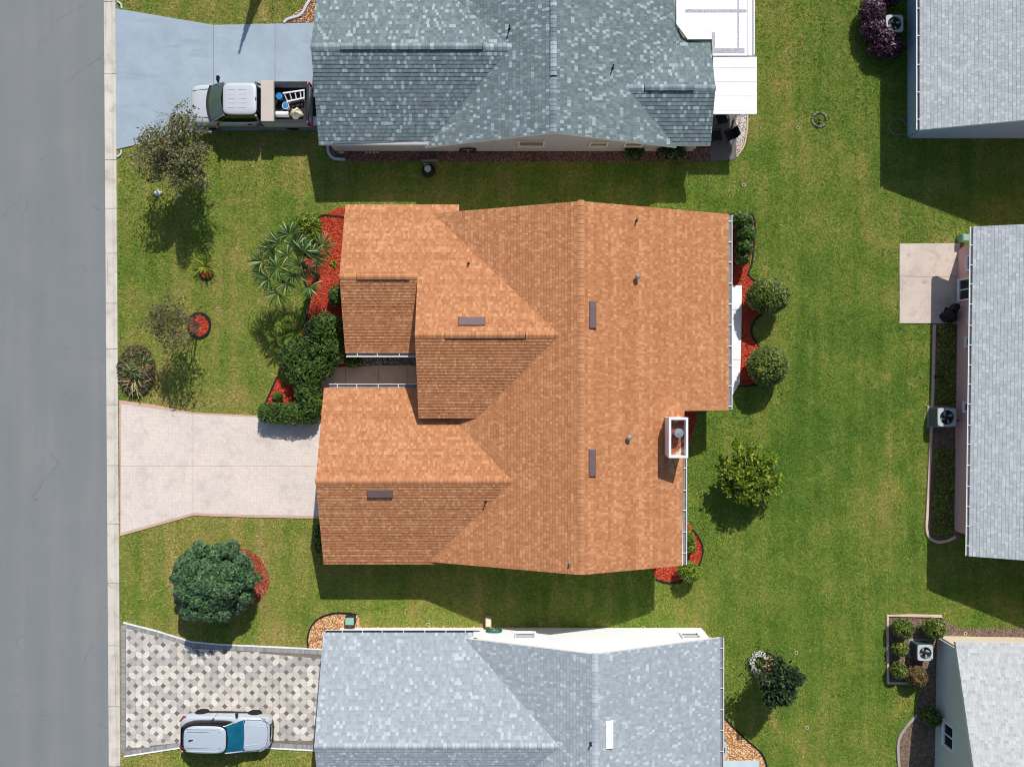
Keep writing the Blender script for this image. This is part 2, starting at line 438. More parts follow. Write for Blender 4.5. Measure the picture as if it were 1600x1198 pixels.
M['stucco_white'] = plain('white_stucco', (240, 242, 245), 0.9, spec=0.1, var=0.03, bump=0.3, bscale=50)
M['stucco_grey'] = plain('grey_stucco', (176, 176, 186), 0.9, spec=0.1, var=0.04, bump=0.3, bscale=50)
M['stucco_blue'] = plain('blue_grey_siding', (156, 182, 198), 0.85, spec=0.1, var=0.04)
M['stucco_pink'] = plain('pink_stucco', (222, 178, 174), 0.9, spec=0.1, var=0.04, bump=0.3, bscale=50)
M['stucco_sage'] = plain('pale_sage_stucco', (204, 210, 206), 0.9, spec=0.1, var=0.04, bump=0.3, bscale=50)
M['stucco_cream'] = plain('cream_stucco', (222, 208, 184), 0.9, spec=0.1, var=0.04, bump=0.3, bscale=50)
# shingle blends: one number for each tab
M['sh_orange'] = toned('terracotta_shingles', [(0.0, (170, 114, 76)), (0.35, (183, 125, 86)), (0.65, (190, 132, 92)), (1.0, (208, 153, 113))], 0.9, fine=0.06, fscale=22, big=0.35, bigscale=0.35)
M['sh_orange_cap'] = toned('terracotta_caps', [(0.0, (178, 120, 82)), (1.0, (200, 142, 100))], 0.9, src='object', fine=0.1)
M['sh_green'] = toned('grey_green_shingles', [(0.0, (104, 117, 120)), (0.45, (114, 128, 131)), (0.83, (125, 139, 142)), (0.87, (147, 162, 165)), (1.0, (164, 179, 183))], 0.9, fine=0.12, fscale=30)
M['sh_green_cap'] = toned('grey_green_caps', [(0.0, (110, 124, 130)), (0.7, (140, 154, 160)), (1.0, (176, 190, 196))], 0.9, src='object', fine=0.1)
M['sh_blue'] = toned('pale_blue_grey_shingles', [(0.0, (150, 159, 166)), (0.45, (159, 168, 175)), (0.86, (167, 176, 183)), (0.92, (180, 189, 195)), (1.0, (192, 200, 205))], 0.9, fine=0.10, fscale=30)
M['sh_blue_cap'] = toned('pale_blue_grey_caps', [(0.0, (154, 164, 172)), (1.0, (186, 194, 202))], 0.9, src='object', fine=0.1)
M['sh_pale'] = toned('pale_grey_shingles', [(0.0, (168, 174, 178)), (0.4, (177, 183, 187)), (0.8, (185, 191, 194)), (1.0, (196, 201, 204))], 0.9, fine=0.08, fscale=30)
M['sh_tan'] = toned('pale_warm_grey_shingles', [(0.0, (168, 171, 172)), (0.3, (180, 183, 184)), (0.8, (187, 190, 191)), (1.0, (194, 196, 198))], 0.9, fine=0.08, fscale=30)
M['paver'] = toned('cream_pavers', [(0.0, (172, 169, 166)), (0.35, (196, 190, 182)), (0.7, (210, 202, 190)), (1.0, (224, 218, 210))], 0.85, src='object', fine=0.14, fscale=9, big=0.9, bigscale=0.7)
M['paver_s'] = toned('cream_pavers_joined', [(0.0, (172, 169, 166)), (0.35, (196, 190, 182)), (0.7, (210, 202, 190)), (1.0, (224, 218, 210))], 0.85, fine=0.12, fscale=12)
M['paver_dark'] = toned('dark_grey_pavers', [(0.0, (112, 106, 104)), (1.0, (146, 140, 138))], 0.85, src='object', fine=0.12, fscale=12)
M['paver_edge'] = plain('grey_border_pavers', (150, 148, 148), 0.85, var=0.12, scale=8)
M['joint'] = plain('paver_joint_sand', (128, 120, 110), 0.95, var=0.2, scale=10)

# ------------------------------------------------------------------ ground, road, pavings
def sheet(name, poly, z, mat, label=None, parent=None, depth=0.0):
    b = MB()
    if depth: b.prism(poly, z - depth, z)
    else:
        a = sum(poly[i][0]*poly[(i+1)%len(poly)][1]-poly[(i+1)%len(poly)][0]*poly[i][1] for i in range(len(poly)))
        b.face([(x, y, z) for x, y in (poly if a > 0 else poly[::-1])])
    o = b.build(name, mat, parent)
    if parent is None: o['kind'] = 'structure'
    if label: o['label'] = label
    return o
sheet('lawn', [(-600, -600), (600, -600), (600, 600), (-600, 600)], 0.0, M['lawn'], 'mown lawn of patchy green and straw turf between the houses')
kx = lambda py: 162.5 + py * 0.0065          # road side of the kerb drifts right down the picture
def Yg(py): return (599 - py) / PPM
xr = lambda y: (kx(599 - y * PPM) - 800) / PPM
sheet('road', [(-34.5, -300), (xr(-40), -300), (xr(-40), -40), (xr(40), 40), (xr(40), 300), (-34.5, 300)], 0.004, M['asphalt'], 'blue grey asphalt street along the left edge')
kerb = tag(bpy.data.objects.new('kerb', None), 'pale concrete gutter kerb in jointed lengths along the street', kind='structure'); COL.objects.link(kerb)
joints = [-560, -430, -300, -180, -60, 3, 116, 250, 326, 396, 474, 545, 632, 727, 818, 911, 1008, 1103, 1196, 1300, 1420, 1560, 1700]
for a, c in zip(joints[:-1], joints[1:]):
    b = MB(); y0, y1 = Yg(a) - 0.012, Yg(c) + 0.012; w = 0.61
    # shallow gutter: falls to a trough then rises to the verge
    prof = [(0.0, 0.016), (0.22, 0.010), (0.36, 0.012), (0.50, 0.05), (w, 0.055)]
    n = len(prof); vs = []
    for y in (y1, y0): vs += [(xr(y) + u, y, z) for u, z in prof]
    b.mesh(vs, [(i, i+1, n+i+1, n+i) for i in range(n-1)])
    b.mesh([(xr(y1)+w, y1, 0.055), (xr(y1)+w, y1, -0.05), (xr(y0)+w, y0, -0.05), (xr(y0)+w, y0, 0.055)], [(0, 1, 2, 3)])
    b.build('kerb_length', M['kerb'], kerb)

def scatter_poly(poly, dens, holes=()):
    xs = [p[0] for p in poly]; ys = [p[1] for p in poly]
    n = int((max(xs)-min(xs))*(max(ys)-min(ys))*dens)
    X = RNG.uniform(min(xs), max(xs), n); Y = RNG.uniform(min(ys), max(ys), n)
    k = pin(poly, X, Y)
    for h in holes: k &= ~pin(h, X, Y)
    return X[k], Y[k]
def chips(name, poly, mat, parent, dens=260, size=0.075, z=0.03, holes=()):
    X, Y = scatter_poly(poly, dens, holes); n = len(X)
    P = np.stack([X, Y, z + RNG.uniform(0, 0.03, n)], 1)
    up = np.tile([0, 0, 1.0], (n, 1))
    V, F, T = leaves(P, up, size, RNG.uniform(0, 1, n), 2.2, 0.45)
    return np_mesh(name, V, F, T, mat, parent, 'stuff')
OCT_V = np.array([(1,0,0),(-1,0,0),(0,1,0),(0,-1,0),(0,0,1),(0,0,-1)], float)
OCT_F = np.array([(0,2,4),(2,1,4),(1,3,4),(3,0,4),(2,0,5),(1,2,5),(3,1,5),(0,3,5)])
def stones(name, poly, mat, parent, dens=180, size=0.045, z=0.02, holes=()):
    X, Y = scatter_poly(poly, dens, holes); n = len(X)
    s = RNG.uniform(0.55, 1.4, (n, 1, 3)) * size; a = RNG.uniform(0, 6.28, n)
    V = OCT_V[None] * s
    c, q = np.cos(a)[:, None], np.sin(a)[:, None]
    V = np.stack([V[..., 0]*c - V[..., 1]*q, V[..., 0]*q + V[..., 1]*c, V[..., 2]], -1)
    V += np.stack([X, Y, np.full(n, z)], 1)[:, None]
    F = OCT_F[None] + (np.arange(n) * 6)[:, None, None]
    T = np.repeat(RNG.uniform(0, 1, n), 8)
    return np_mesh(name, V.reshape(-1, 3), F.reshape(-1, 3), T, mat, parent, 'stuff')

NO_GRASS = [[(-60, -60), (xr(-60)+0.63, -60), (xr(60)+0.63, 60), (-60, 60)]]
# --- blue-grey painted driveway of the top house: three slabs
dr = tag(bpy.data.objects.new('driveway', None), 'blue grey painted concrete driveway in three bays under the pickup', kind='structure'); COL.objects.link(dr)
polys = [[(181, 14), (334, 40), (334, 204), (300, 207), (212, 227), (182, 234)], [(334.6, 40), (430, 38), (430, 203), (334.6, 204)], [(430.6, 38), (500, 36), (512, 203), (430.6, 203)]]
for q in polys: sheet('slab', G(*q), 0.05, M['drive_blue'], None, dr, 0.12)
NO_GRASS.append(G((181, 13), (334, 39), (520, 36), (520, 205), (300, 208), (212, 229), (181, 236)))
# --- stamped driveway of the middle house
dr = tag(bpy.data.objects.new('driveway', None), 'pale stamped concrete driveway with salmon border below the hedge', kind='structure'); COL.objects.link(dr)
outer = [(187, 625), (240, 632), (300, 644), (360, 647), (420, 650), (520, 655), (520, 810), (400, 808), (302, 805), (188, 837)]
for q in ([(190, 631), (301.6, 647), (301.6, 727.3), (190, 727.3)], [(302.4, 647), (362, 650), (515, 657), (515, 727.3), (302.4, 727.3)],
          [(190, 728), (301.6, 728), (301.6, 801), (190, 832)], [(302.4, 728), (515, 728), (515, 806), (400, 804), (302.4, 801)]):
    sheet('slab', G(*q), 0.055, M['stamped'], None, dr, 0.1)
bo = MB()
bo.prism(G(*outer), -0.05, 0.049)
bo.build('border', M['stamp_border'], dr)
NO_GRASS.append(G(*outer))
# --- clipped-square paver driveway of the bottom house
dr = tag(bpy.data.objects.new('driveway', None), 'cream paver driveway dotted with dark grey diamonds under the silver car', kind='structure'); COL.objects.link(dr)
outC = [(190, 972), (246, 986), (300, 1003), (345, 1007), (515, 1015), (515, 1172), (400, 1166), (330, 1163), (285, 1166), (192, 1180)]
NO_GRASS.append(G(*outC))
b = MB(); b.prism(G(*outC), -0.05, 0.030); b.build('joint_sand', M['joint'], dr)
# grey soldier-course border as one ring of small bricks
def ring_bricks(path, w, l, z0, z1, mat, parent, name):
    b = MB()
    for (x0, y0), (x1, y1) in zip(path[:-1], path[1:]):
        d = Vector((x1-x0, y1-y0)); n = max(1, int(d.length / l)); u = d.normalized(); v = Vector((-u.y, u.x))
        for k in range(n):
            a = Vector((x0, y0)) + d * (k / n) + u * 0.004; c = Vector((x0, y0)) + d * ((k+1) / n) - u * 0.004
            p = [a - v*w/2, c - v*w/2, c + v*w/2, a + v*w/2]
            b.prism([(q.x, q.y) for q in p], z0, z1 + random.uniform(0, 0.003), random.random())
    return b.build(name, mat, parent, kind='stuff')
M['brick_edge'] = toned('grey_border_bricks', [(0.0, (138, 136, 138)), (1.0, (166, 164, 164))], 0.85, fine=0.1)
ring_bricks(G((193.5, 1175), (193.5, 976.5), (246, 990), (300, 1007), (345, 1011), (515, 1019)), 0.22, 0.11, 0.0, 0.047, M['brick_edge'], dr, 'border_bricks')
ring_bricks(G((515, 1168), (400, 1162), (330, 1159.5), (285, 1162.5), (194, 1176.5)), 0.22, 0.11, 0.0, 0.046, M['brick_edge'], dr, 'border_bricks')
ring_bricks(G((515, 1014.2), (345, 1006.2), (300, 1002.2), (246, 985.4), (193, 971.8)), 0.07, 0.4, 0.0, 0.06, M['slab_white'], dr, 'border_strip')
ring_bricks(G((515, 1172.5), (400, 1166.5), (330, 1163.7), (285, 1166.7), (194, 1180.6)), 0.07, 0.4, 0.0, 0.06, M['slab_white'], dr, 'border_strip')
fieldA = G((197.5, 981), (246, 993.6), (300.5, 1010.5), (300.5, 1157.5), (285, 1159), (197.5, 1172.5))
fieldB = G((300.5, 1010.5), (345, 1014.5), (515, 1022.5), (515, 1164.5), (400, 1158.5), (330, 1156), (300.5, 1157.5))
def clip_poly(sub, clip):
    a = sum(clip[i][0]*clip[(i+1)%len(clip)][1]-clip[(i+1)%len(clip)][0]*clip[i][1] for i in range(len(clip)))
    if a < 0: clip = clip[::-1]
    out = sub
    for i in range(len(clip)):
        (ax, ay), (bx, by) = clip[i], clip[(i+1) % len(clip)]
        src, out = out, []
        side = lambda p: (bx-ax)*(p[1]-ay) - (by-ay)*(p[0]-ax)
        for j in range(len(src)):
            p, q = src[j], src[(j+1) % len(src)]; sp, sq = side(p), side(q)
            if sp >= 0: out.append(p)
            if (sp >= 0) != (sq >= 0):
                t = sp / (sp - sq); out.append((p[0]+(q[0]-p[0])*t, p[1]+(q[1]-p[1])*t))
        if not out: return []
    return out
pv = 10.68 / PPM; q_ = 0.135; g_ = 0.006; TOP = 0.045
def tile_poly(par):
    h = pv/2 - g_/2; c = q_ + 0.004
    if par == 0: return [(-h+c, -h), (h, -h), (h, h-c), (h-c, h), (-h, h), (-h, -h+c)]
    return [(-h, -h), (h-c, -h), (h, -h+c), (h, h), (-h+c, h), (-h, h-c)]
tile_me = []
for par in (0, 1):
    b = MB(); p = tile_poly(par)
    inn = [(x*0.965, y*0.965) for x, y in p]
    n = len(p); vs = [(x, y, 0.0) for x, y in p] + [(x, y, TOP-0.006) for x, y in p] + [(x, y, TOP) for x, y in inn]
    b.mesh(vs, [(i, (i+1) % n, n+(i+1) % n, n+i) for i in range(n)] + [(n+i, n+(i+1) % n, 2*n+(i+1) % n, 2*n+i) for i in range(n)] + [tuple(range(2*n, 3*n))])
    tile_me.append(b.to_mesh('paver', M['paver']))
b = MB(); qq = q_ - 0.004; p = [(qq, 0), (0, qq), (-qq, 0), (0, -qq)]; inn = [(x*0.95, y*0.95) for x, y in p]
b.mesh([(x, y, 0) for x, y in p] + [(x, y, TOP-0.006) for x, y in p] + [(x, y, TOP) for x, y in inn],
       [(i, (i+1) % 4, 4+(i+1) % 4, 4+i) for i in range(4)] + [(4+i, 4+(i+1) % 4, 8+(i+1) % 4, 8+i) for i in range(4)] + [(8, 9, 10, 11)])
dot_me = b.to_mesh('dark_paver', M['paver_dark'])
ox, oy = at(202, 996)
edge = MB(); cand = []
for i in range(-2, 32):
    for j in range(-18, 4):
        cx, cy = ox + (i+0.5)*pv, oy + (j+0.5)*pv
        poly = [(cx+x, cy+y) for x, y in tile_poly((i+j) % 2)]
        X = np.array([p[0] for p in poly]); Y = np.array([p[1] for p in poly])
        if (pin(fieldA, X, Y) | pin(fieldB, X, Y)).all() and cx < at(506, 0)[0]:
            cand.append((cx, cy, (i+j) % 2))
        else:
            for fl in (fieldA, fieldB):
                c = clip_poly(poly, fl)
                if len(c) >= 3: edge.prism(c, 0.0, TOP - 0.001, random.random())
        dx, dy = ox + i*pv, oy + j*pv
        if (i+j) % 2 == 0:
            X = np.array([dx+qq, dx-qq, dx, dx]); Y = np.array([dy, dy, dy+qq, dy-qq])
            if (pin(fieldA, X, Y) | pin(fieldB, X, Y)).all():
                o = link('dark_paver', dot_me, dr); o.location = (dx, dy, random.uniform(0, 0.003)); o.rotation_euler = (random.uniform(-.012,.012), random.uniform(-.012,.012), random.uniform(-.03,.03))
cand.sort(key=lambda c: (abs(c[0]-at(352, 0)[0]) < 2.4 and c[1] < at(0, 1112)[1], c[0]))   # those hidden under the car go last
for cx, cy, par in cand[:300]:
    o = link('paver', tile_me[par], dr); o.location = (cx, cy, random.uniform(0, 0.004)); o.rotation_euler = (random.uniform(-.01,.01), random.uniform(-.01,.01), random.uniform(-.015,.015))
for cx, cy, par in cand[300:]:
    edge.prism([(cx+x, cy+y) for x, y in tile_poly(par)], 0.0, TOP - 0.001, random.random())
edge.build('cut_pavers', M['paver_s'], dr, kind='stuff')

PAVED = [G((1125, 446), (1159.5, 446), (1157.5, 561), (1155.5, 600), (1137, 628), (1125, 628)), G((500, 570), (682, 570), (682, 614), (500, 614)), G((545, 545), (682, 545), (682, 614), (545, 614))]
# --- beds: a flat bed with its loose cover, and edging that stands on its own
def bed(name, pts, label, base, cover, edge_label=None, edge_mat='edging', edge_w=0.07, edge_h=0.09, k=5, edge_open=None, dens=420, size=0.055, kind='chips', smooth=True, holes=None):
    holes = PAVED if (holes is None and kind == 'chips') else (holes or ())
    poly = smooth_path(G(*pts), k, True) if smooth else G(*pts)
    o = sheet(name, poly, 0.012, M[base], label)
    if cover:
        (chips if kind == 'chips' else stones)('mulch_chips' if kind == 'chips' else 'loose_stones', poly, M[cover], o, dens, size, holes=holes)
    NO_GRASS.append(poly)
    if edge_label:
        e = MB(); path = smooth_path(G(*edge_open), k) if edge_open else poly
        e.strip(path, edge_w, -0.02, edge_h, closed=edge_open is None)
        tag(e.build('bed_edging', M[edge_mat]), edge_label, 'edging', 'garden bed edgings')
    return poly
bed('mulch_bed', [(499, 340), (560, 341), (560, 560), (482, 560), (474, 512), (482, 490), (486, 462), (478, 430), (480, 400), (497, 375)], 'bright red mulch bed between fan palm and orange roof', 'mulch', 'mulch_chip',
    'black edging around the red mulch bed behind the fan palm', edge_open=[(562, 342), (530, 338.5), (499, 339), (494, 372), (476, 400), (474, 430), (484, 462), (481, 490), (473, 512)], k=4)
bed('mulch_bed', [(434, 590), (448, 600), (500, 600), (500, 640), (414, 634)], 'small triangular red mulch bed in front of the dark hedge', 'mulch', 'mulch_chip',
    'black edging on the slanted side of the triangular red bed', edge_open=[(413, 636), (424, 610), (434, 588)], smooth=False, k=4)
cir = lambda px, py, r, ry=None, n=26: [(px + r*math.cos(2*math.pi*k/n), py + (ry or r)*math.sin(2*math.pi*k/n)) for k in range(n)]
bed('mulch_bed', cir(312, 508, 17, 19), 'round red mulch ring at the foot of the sparse bare tree', 'mulch', 'mulch_chip', 'round black edging of the ring under the sparse bare tree', edge_w=0.1, k=1, edge_h=0.12)
bed('mulch_bed', cir(323, 427, 10, 10), 'tiny red mulch ring under the young palm seedling', 'mulch', 'mulch_chip', 'small round black edging under the young palm seedling', edge_w=0.08, k=1)
bed('mulch_bed', [(352, 862), (384, 858), (404, 870), (418, 893), (420, 915), (410, 932), (396, 945), (350, 950), (315, 905)], 'faded pink red mulch bed beside the big dark rounded tree', 'mulch', 'mulch_old', None, k=4)
bed('mulch_bed', [(1130, 350), (1140, 340), (1160, 335), (1178, 345), (1172, 410), (1167, 428), (1180, 440), (1205, 452), (1200, 480), (1178, 500), (1172, 520), (1186, 545), (1196, 575), (1186, 598), (1152, 602), (1132, 600)], 'red mulch bed behind the white path and round bushes', 'mulch', 'mulch_chip',
    'black scalloped edging around the red bed of round bushes', edge_open=[(1140, 336), (1160, 332.5), (1179, 344), (1175, 410), (1169, 428), (1180, 439), (1205, 451), (1202, 480), (1180, 500), (1174, 520), (1187, 544), (1197, 575), (1188, 599), (1152, 603.5)], k=4)
bed('mulch_bed', [(1050, 640), (1089, 642), (1086, 662), (1074, 706), (1050, 706)], 'shaded red mulch strip beside the chimney', 'mulch', 'mulch_chip', None, smooth=False)
bed('mulch_bed', [(1050, 800), (1084, 830), (1092, 842), (1097, 858), (1094, 874), (1086, 890), (1066, 904), (1046, 908), (1028, 904), (1020, 880)], 'red mulch bed round the lower right corner of the orange house', 'mulch', 'mulch_chip',
    'black edging around the red bed at the lower corner of orange house', edge_open=[(1082, 826), (1093, 842), (1098, 858), (1095, 874), (1087, 891), (1067, 906), (1046, 910), (1024, 904)], k=4)
bed('gravel_bed', [(482, 1012), (482, 995), (488, 978), (500, 966), (518, 959), (540, 958), (558, 960), (560, 988), (520, 1014)], 'rounded bed of tan stones at the corner of the pale roof house', 'gravel_base', 'stone_tan',
    'dark edging around the tan stone bed by the paver driveway', kind='stones', dens=420, size=0.05, edge_open=[(482, 1011), (481, 995), (487, 977), (499, 965), (518, 958), (540, 957), (558, 959)], k=4)
bed('gravel_bed', [(558, 979), (764, 979), (860, 979), (1000, 984), (1110, 992), (1110, 1010), (520, 1010)], 'narrow tan gravel strip along the white wall', 'gravel_base', 'stone_tan', None, kind='stones', dens=300, size=0.035, smooth=False)
bed('gravel_bed', [(1110, 1115), (1127, 1117), (1160, 1150), (1185, 1172), (1194, 1186), (1198, 1215), (1195, 1290), (1110, 1290)], 'triangular bed of orange tan stones beside the pale roof', 'gravel_base', 'stone_tan',
    'dark curved edging of the orange stone bed at the bottom', kind='stones', dens=420, size=0.05, edge_open=[(1124, 1113), (1160, 1149), (1185, 1171), (1195, 1186), (1199, 1215), (1196, 1290)], k=4, smooth=False)
bed('gravel_bed', cir(1194, 1040, 22, 21), 'round stone bed half hidden by the dark little tree', 'gravel_base', 'stone_tan', 'dark ring edging under the dark little tree', kind='stones', dens=420, size=0.05, k=1, edge_w=0.09)
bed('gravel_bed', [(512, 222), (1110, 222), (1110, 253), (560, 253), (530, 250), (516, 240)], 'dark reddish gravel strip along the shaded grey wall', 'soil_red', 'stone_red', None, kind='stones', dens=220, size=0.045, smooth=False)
bed('gravel_bed', [(1149, 176), (1167, 176), (1166, 205), (1160, 230), (1150, 243)], 'pale white stone strip below the white patio roof', 'gravel_base', 'stone_white', None, kind='stones', dens=420, size=0.05, smooth=False)
bed('gravel_bed', [(446, 36), (462, 20), (478, 6), (500, -30), (500, 36)], 'small brown gravel corner above the blue grey driveway', 'soil_red', 'stone_tan', None, kind='stones', dens=300, size=0.04, smooth=False)
bed('mulch_bed', [(1457, 505), (1500, 505), (1500, 845), (1480, 848), (1460, 846), (1449, 830), (1448, 790), (1452, 720)], 'dark shaded soil bed along the pink wall', 'soil', None, None, smooth=False)
bed('mulch_bed', [(1387, 962), (1472, 962), (1478, 1000), (1478, 1240), (1405, 1240), (1403, 1160), (1412, 1140), (1432, 1118), (1437, 1066), (1387, 1066)], 'brown soil bed round the five clipped bushes', 'soil', 'stone_brown', None, smooth=False, kind='stones', dens=60, size=0.04)
bed('gravel_bed', [(1470, 963), (1484, 975), (1505, 981), (1700, 979), (1700, 1000), (1470, 1000)], 'grey brown gravel strip below the shaded lawn at right', 'soil', 'stone_brown', None, smooth=False, kind='stones', dens=240, size=0.035)
# paths and patios
def slabs(name, label, polys, mat, z=0.05):
    o = tag(bpy.data.objects.new(name, None), label, kind='structure'); COL.objects.link(o)
    for q in polys: sheet('slab', G(*q), z, M[mat], None, o, 0.12); NO_GRASS.append(G(*q))
slabs('path', 'narrow white slab path along the right eave of orange house', [[(1125, 446), (1159, 446), (1158.5, 483.6), (1125, 483.6)], [(1125, 484.2), (1158.5, 484.2), (1157, 561.5), (1125, 561.5)], [(1125, 562.1), (1157, 562.1), (1155, 600), (1137, 627), (1125, 627)]], 'slab_white')
slabs('path', 'brown paved entry walk between the two front gables', [[(502, 574), (539.5, 573), (539.5, 612), (502, 612)], [(540.2, 573), (591, 571), (591, 612), (540.2, 612)], [(591.7, 571), (636, 571), (636, 612), (591.7, 612)], [(636.7, 571), (680, 571), (680, 612), (636.7, 612)]], 'walk')
bed('gravel_bed', [(566, 548), (670, 548), (670, 570.5), (566, 570.5)], 'grey gravel patch in the entry beside the brown walk', 'soil', 'stone_grey', None, smooth=False, kind='stones', dens=420, size=0.045)
slabs('patio', 'pinkish concrete patio slab beside the pink wall', [[(1405, 381), (1499, 380), (1499, 432), (1440, 432), (1405, 431.5)], [(1405, 432.1), (1440, 432.6), (1499, 432.6), (1500, 505), (1405, 505)]], 'patio')
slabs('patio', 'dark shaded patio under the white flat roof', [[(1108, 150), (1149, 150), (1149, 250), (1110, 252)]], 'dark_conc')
slabs('patio', 'pale blue slab at the bottom edge beside stone bed', [[(1110, 1187), (1185, 1187), (1185, 1260), (1110, 1260)]], 'slab_pool', 0.08)
# concrete kerbs of the neighbours' beds
def kerb_thing(pts, label, mat, w=0.14, h=0.1, k=5):
    b = MB(); b.strip(smooth_path(G(*pts), k), w, -0.02, h)
    tag(b.build('bed_kerb', M[mat], bevel=0.02), label, 'kerb', 'concrete bed kerbs')
kerb_thing([(1459, 507), (1457, 600), (1453, 700), (1448, 800), (1447, 826), (1452, 840), (1464, 846), (1480, 844), (1492, 838)], 'pinkish concrete kerb curving round the pink house bed', 'pink_kerb')
kerb_thing([(1436, 1066), (1387, 1066), (1386.5, 1020), (1386, 961), (1430, 961), (1471, 962)], 'pale pink square kerb round the five clipped bushes', 'pink_kerb', k=1)
kerb_thing([(1432, 1116), (1414, 1136), (1403, 1158), (1404, 1198), (1410, 1240)], 'grey kerb curving along the soil bed at bottom right', 'grey_conc')
kerb_thing([(512, 228), (514, 240), (522, 248), (540, 250)], 'pale grey kerb curl at the corner of the shaded gravel strip', 'white_kerb')
kerb_thing([(444, 37), (450, 31), (470, 24), (480, 8), (490, -6)], 'pale grey kerb above the blue grey driveway', 'white_kerb')
kerb_thing([(1167, 176), (1167, 200), (1162, 228), (1150, 246)], 'tan kerb around the white stone strip', 'pink_kerb', w=0.08)
kerb_thing([(184, 3), (190, 8), (191, 15)], 'small white curled kerb at the upper driveway corner', 'white_kerb', w=0.09)
kerb_thing([(191, 235), (189, 242), (183, 246)], 'small white curled kerb at the lower driveway corner', 'white_kerb', w=0.09)

# ------------------------------------------------------------------ houses
SL = 0.3877
def plane(poly, z0, p0, d, m=SL):
    """roof plane: height z0 at point p0, falling along unit direction d"""
    return dict(poly=poly, d=d, f=lambda x, y: z0 - m * ((x-p0[0])*d[0] + (y-p0[1])*d[1]))
def shingle(parent, pl, mat, e=0.136, wmin=0.11, wmax=0.30, th=0.013, mixt=1.0, name='shingles'):
    poly, d, f = pl['poly'], pl['d'], pl['f']; tx, ty = -d[1], d[0]
    ST = [(p[0]*d[0]+p[1]*d[1], p[0]*tx+p[1]*ty) for p in poly]
    smin = min(s for s, _ in ST); smax = max(s for s, _ in ST); b = MB(); n = len(ST)
    def cuts(s):
        r = []
        for i in range(n):
            (s0, t0), (s1, t1) = ST[i], ST[(i+1) % n]
            if (s0 > s) != (s1 > s): r.append(t0 + (t1-t0)*(s-s0)/(s1-s0))
        return sorted(r)
    k = 0
    while True:
        sb = smax - k*e; st = max(sb - e, smin); k += 1
        if sb - smin < 0.01: break
        A = cuts(st + 1e-4); B = cuts(sb - 1e-4)
        if len(A) != len(B):
            A = B = cuts((st+sb)/2)
        row = random.uniform(-0.16, 0.16)*(1.0 if mixt < 1 else 0.0)
        for i in range(0, len(A) - 1, 2):
            a0, a1, b0, b1 = A[i], A[i+1], B[i], B[i+1]
            lo, hi = min(a0, b0), max(a1, b1)
            u = lo - random.uniform(0, wmax)
            while u < hi:
                w = random.uniform(wmin, wmax); v = u + w
                c = lambda x, q0, q1: min(max(x, q0), q1)
                pu, pv_, qu, qv = c(u, a0, a1), c(v, a0, a1), c(u, b0, b1), c(v, b0, b1)
                u = v
                if (pv_-pu) + (qv-qu) < 0.01: continue
                tone = min(1, max(0, 0.5 + (random.random()-0.5)*mixt + row))
                h = th + random.choice((0, 0, 0.006, 0.009))
                ov = 0.02 if k > 1 else 0.03
                def P(s, t, dz):
                    x, y = s*d[0]+t*tx, s*d[1]+t*ty
                    return (x, y, f(x, y) + dz)
                g = 0.0022
                T0, T1 = P(st, pu+g, 0.004), P(st, pv_-g, 0.004); B0, B1 = P(sb+ov*0.3, qu+g, h), P(sb+ov*0.3, qv-g, h)
                D0, D1 = P(sb+ov*0.3, qu+g, -0.006), P(sb+ov*0.3, qv-g, -0.006)
                vs = [T0, T1, B1, B0, D0, D1]
                # wind so that the top faces up
                b.mesh(vs, [(3, 2, 1, 0), (4, 5, 2, 3)] if True else [], tone)
                b.mesh([T0, B0, D0], [(0, 1, 2)], tone); b.mesh([T1, D1, B1], [(0, 1, 2)], tone)
    return b.build(name, mat, parent, kind='stuff')
def roof_deck(parent, planes, mat, th=0.17):
    b = MB()
    for pl in planes:
        f = pl['f']; b.prism(pl['poly'], lambda x, y: f(x, y) - th, lambda x, y: f(x, y) - 0.004)
    return b.build('roof', mat, parent)
CAPS = {}
def cap_mesh(mat, m, w=0.15, L=0.26, up=0.02):
    key = (mat.name, round(m, 3))
    if key not in CAPS:
        b = MB(); r = 0.035
        def sec(x, z): return [(x, -w, -m*w+z), (x, -r, -m*r*0.6+z), (x, r, -m*r*0.6+z), (x, w, -m*w+z)]
        A, C = sec(0, up), sec(L, 0.003)
        D = [(p[0]-0.022, p[1], p[2]-0.03) for p in A]  # butt leans outward so its painted shade line shows from above
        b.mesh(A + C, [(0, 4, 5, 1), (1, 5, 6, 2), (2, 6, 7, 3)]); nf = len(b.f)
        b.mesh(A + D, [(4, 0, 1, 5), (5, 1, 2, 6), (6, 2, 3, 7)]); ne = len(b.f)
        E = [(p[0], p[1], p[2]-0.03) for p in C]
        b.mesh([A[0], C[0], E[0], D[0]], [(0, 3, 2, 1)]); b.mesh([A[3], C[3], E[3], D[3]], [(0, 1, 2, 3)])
        me = b.to_mesh('ridge_cap', mat); me.materials.append(M['cap_shade'])
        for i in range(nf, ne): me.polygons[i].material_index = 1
        CAPS[key] = me
    return CAPS[key]
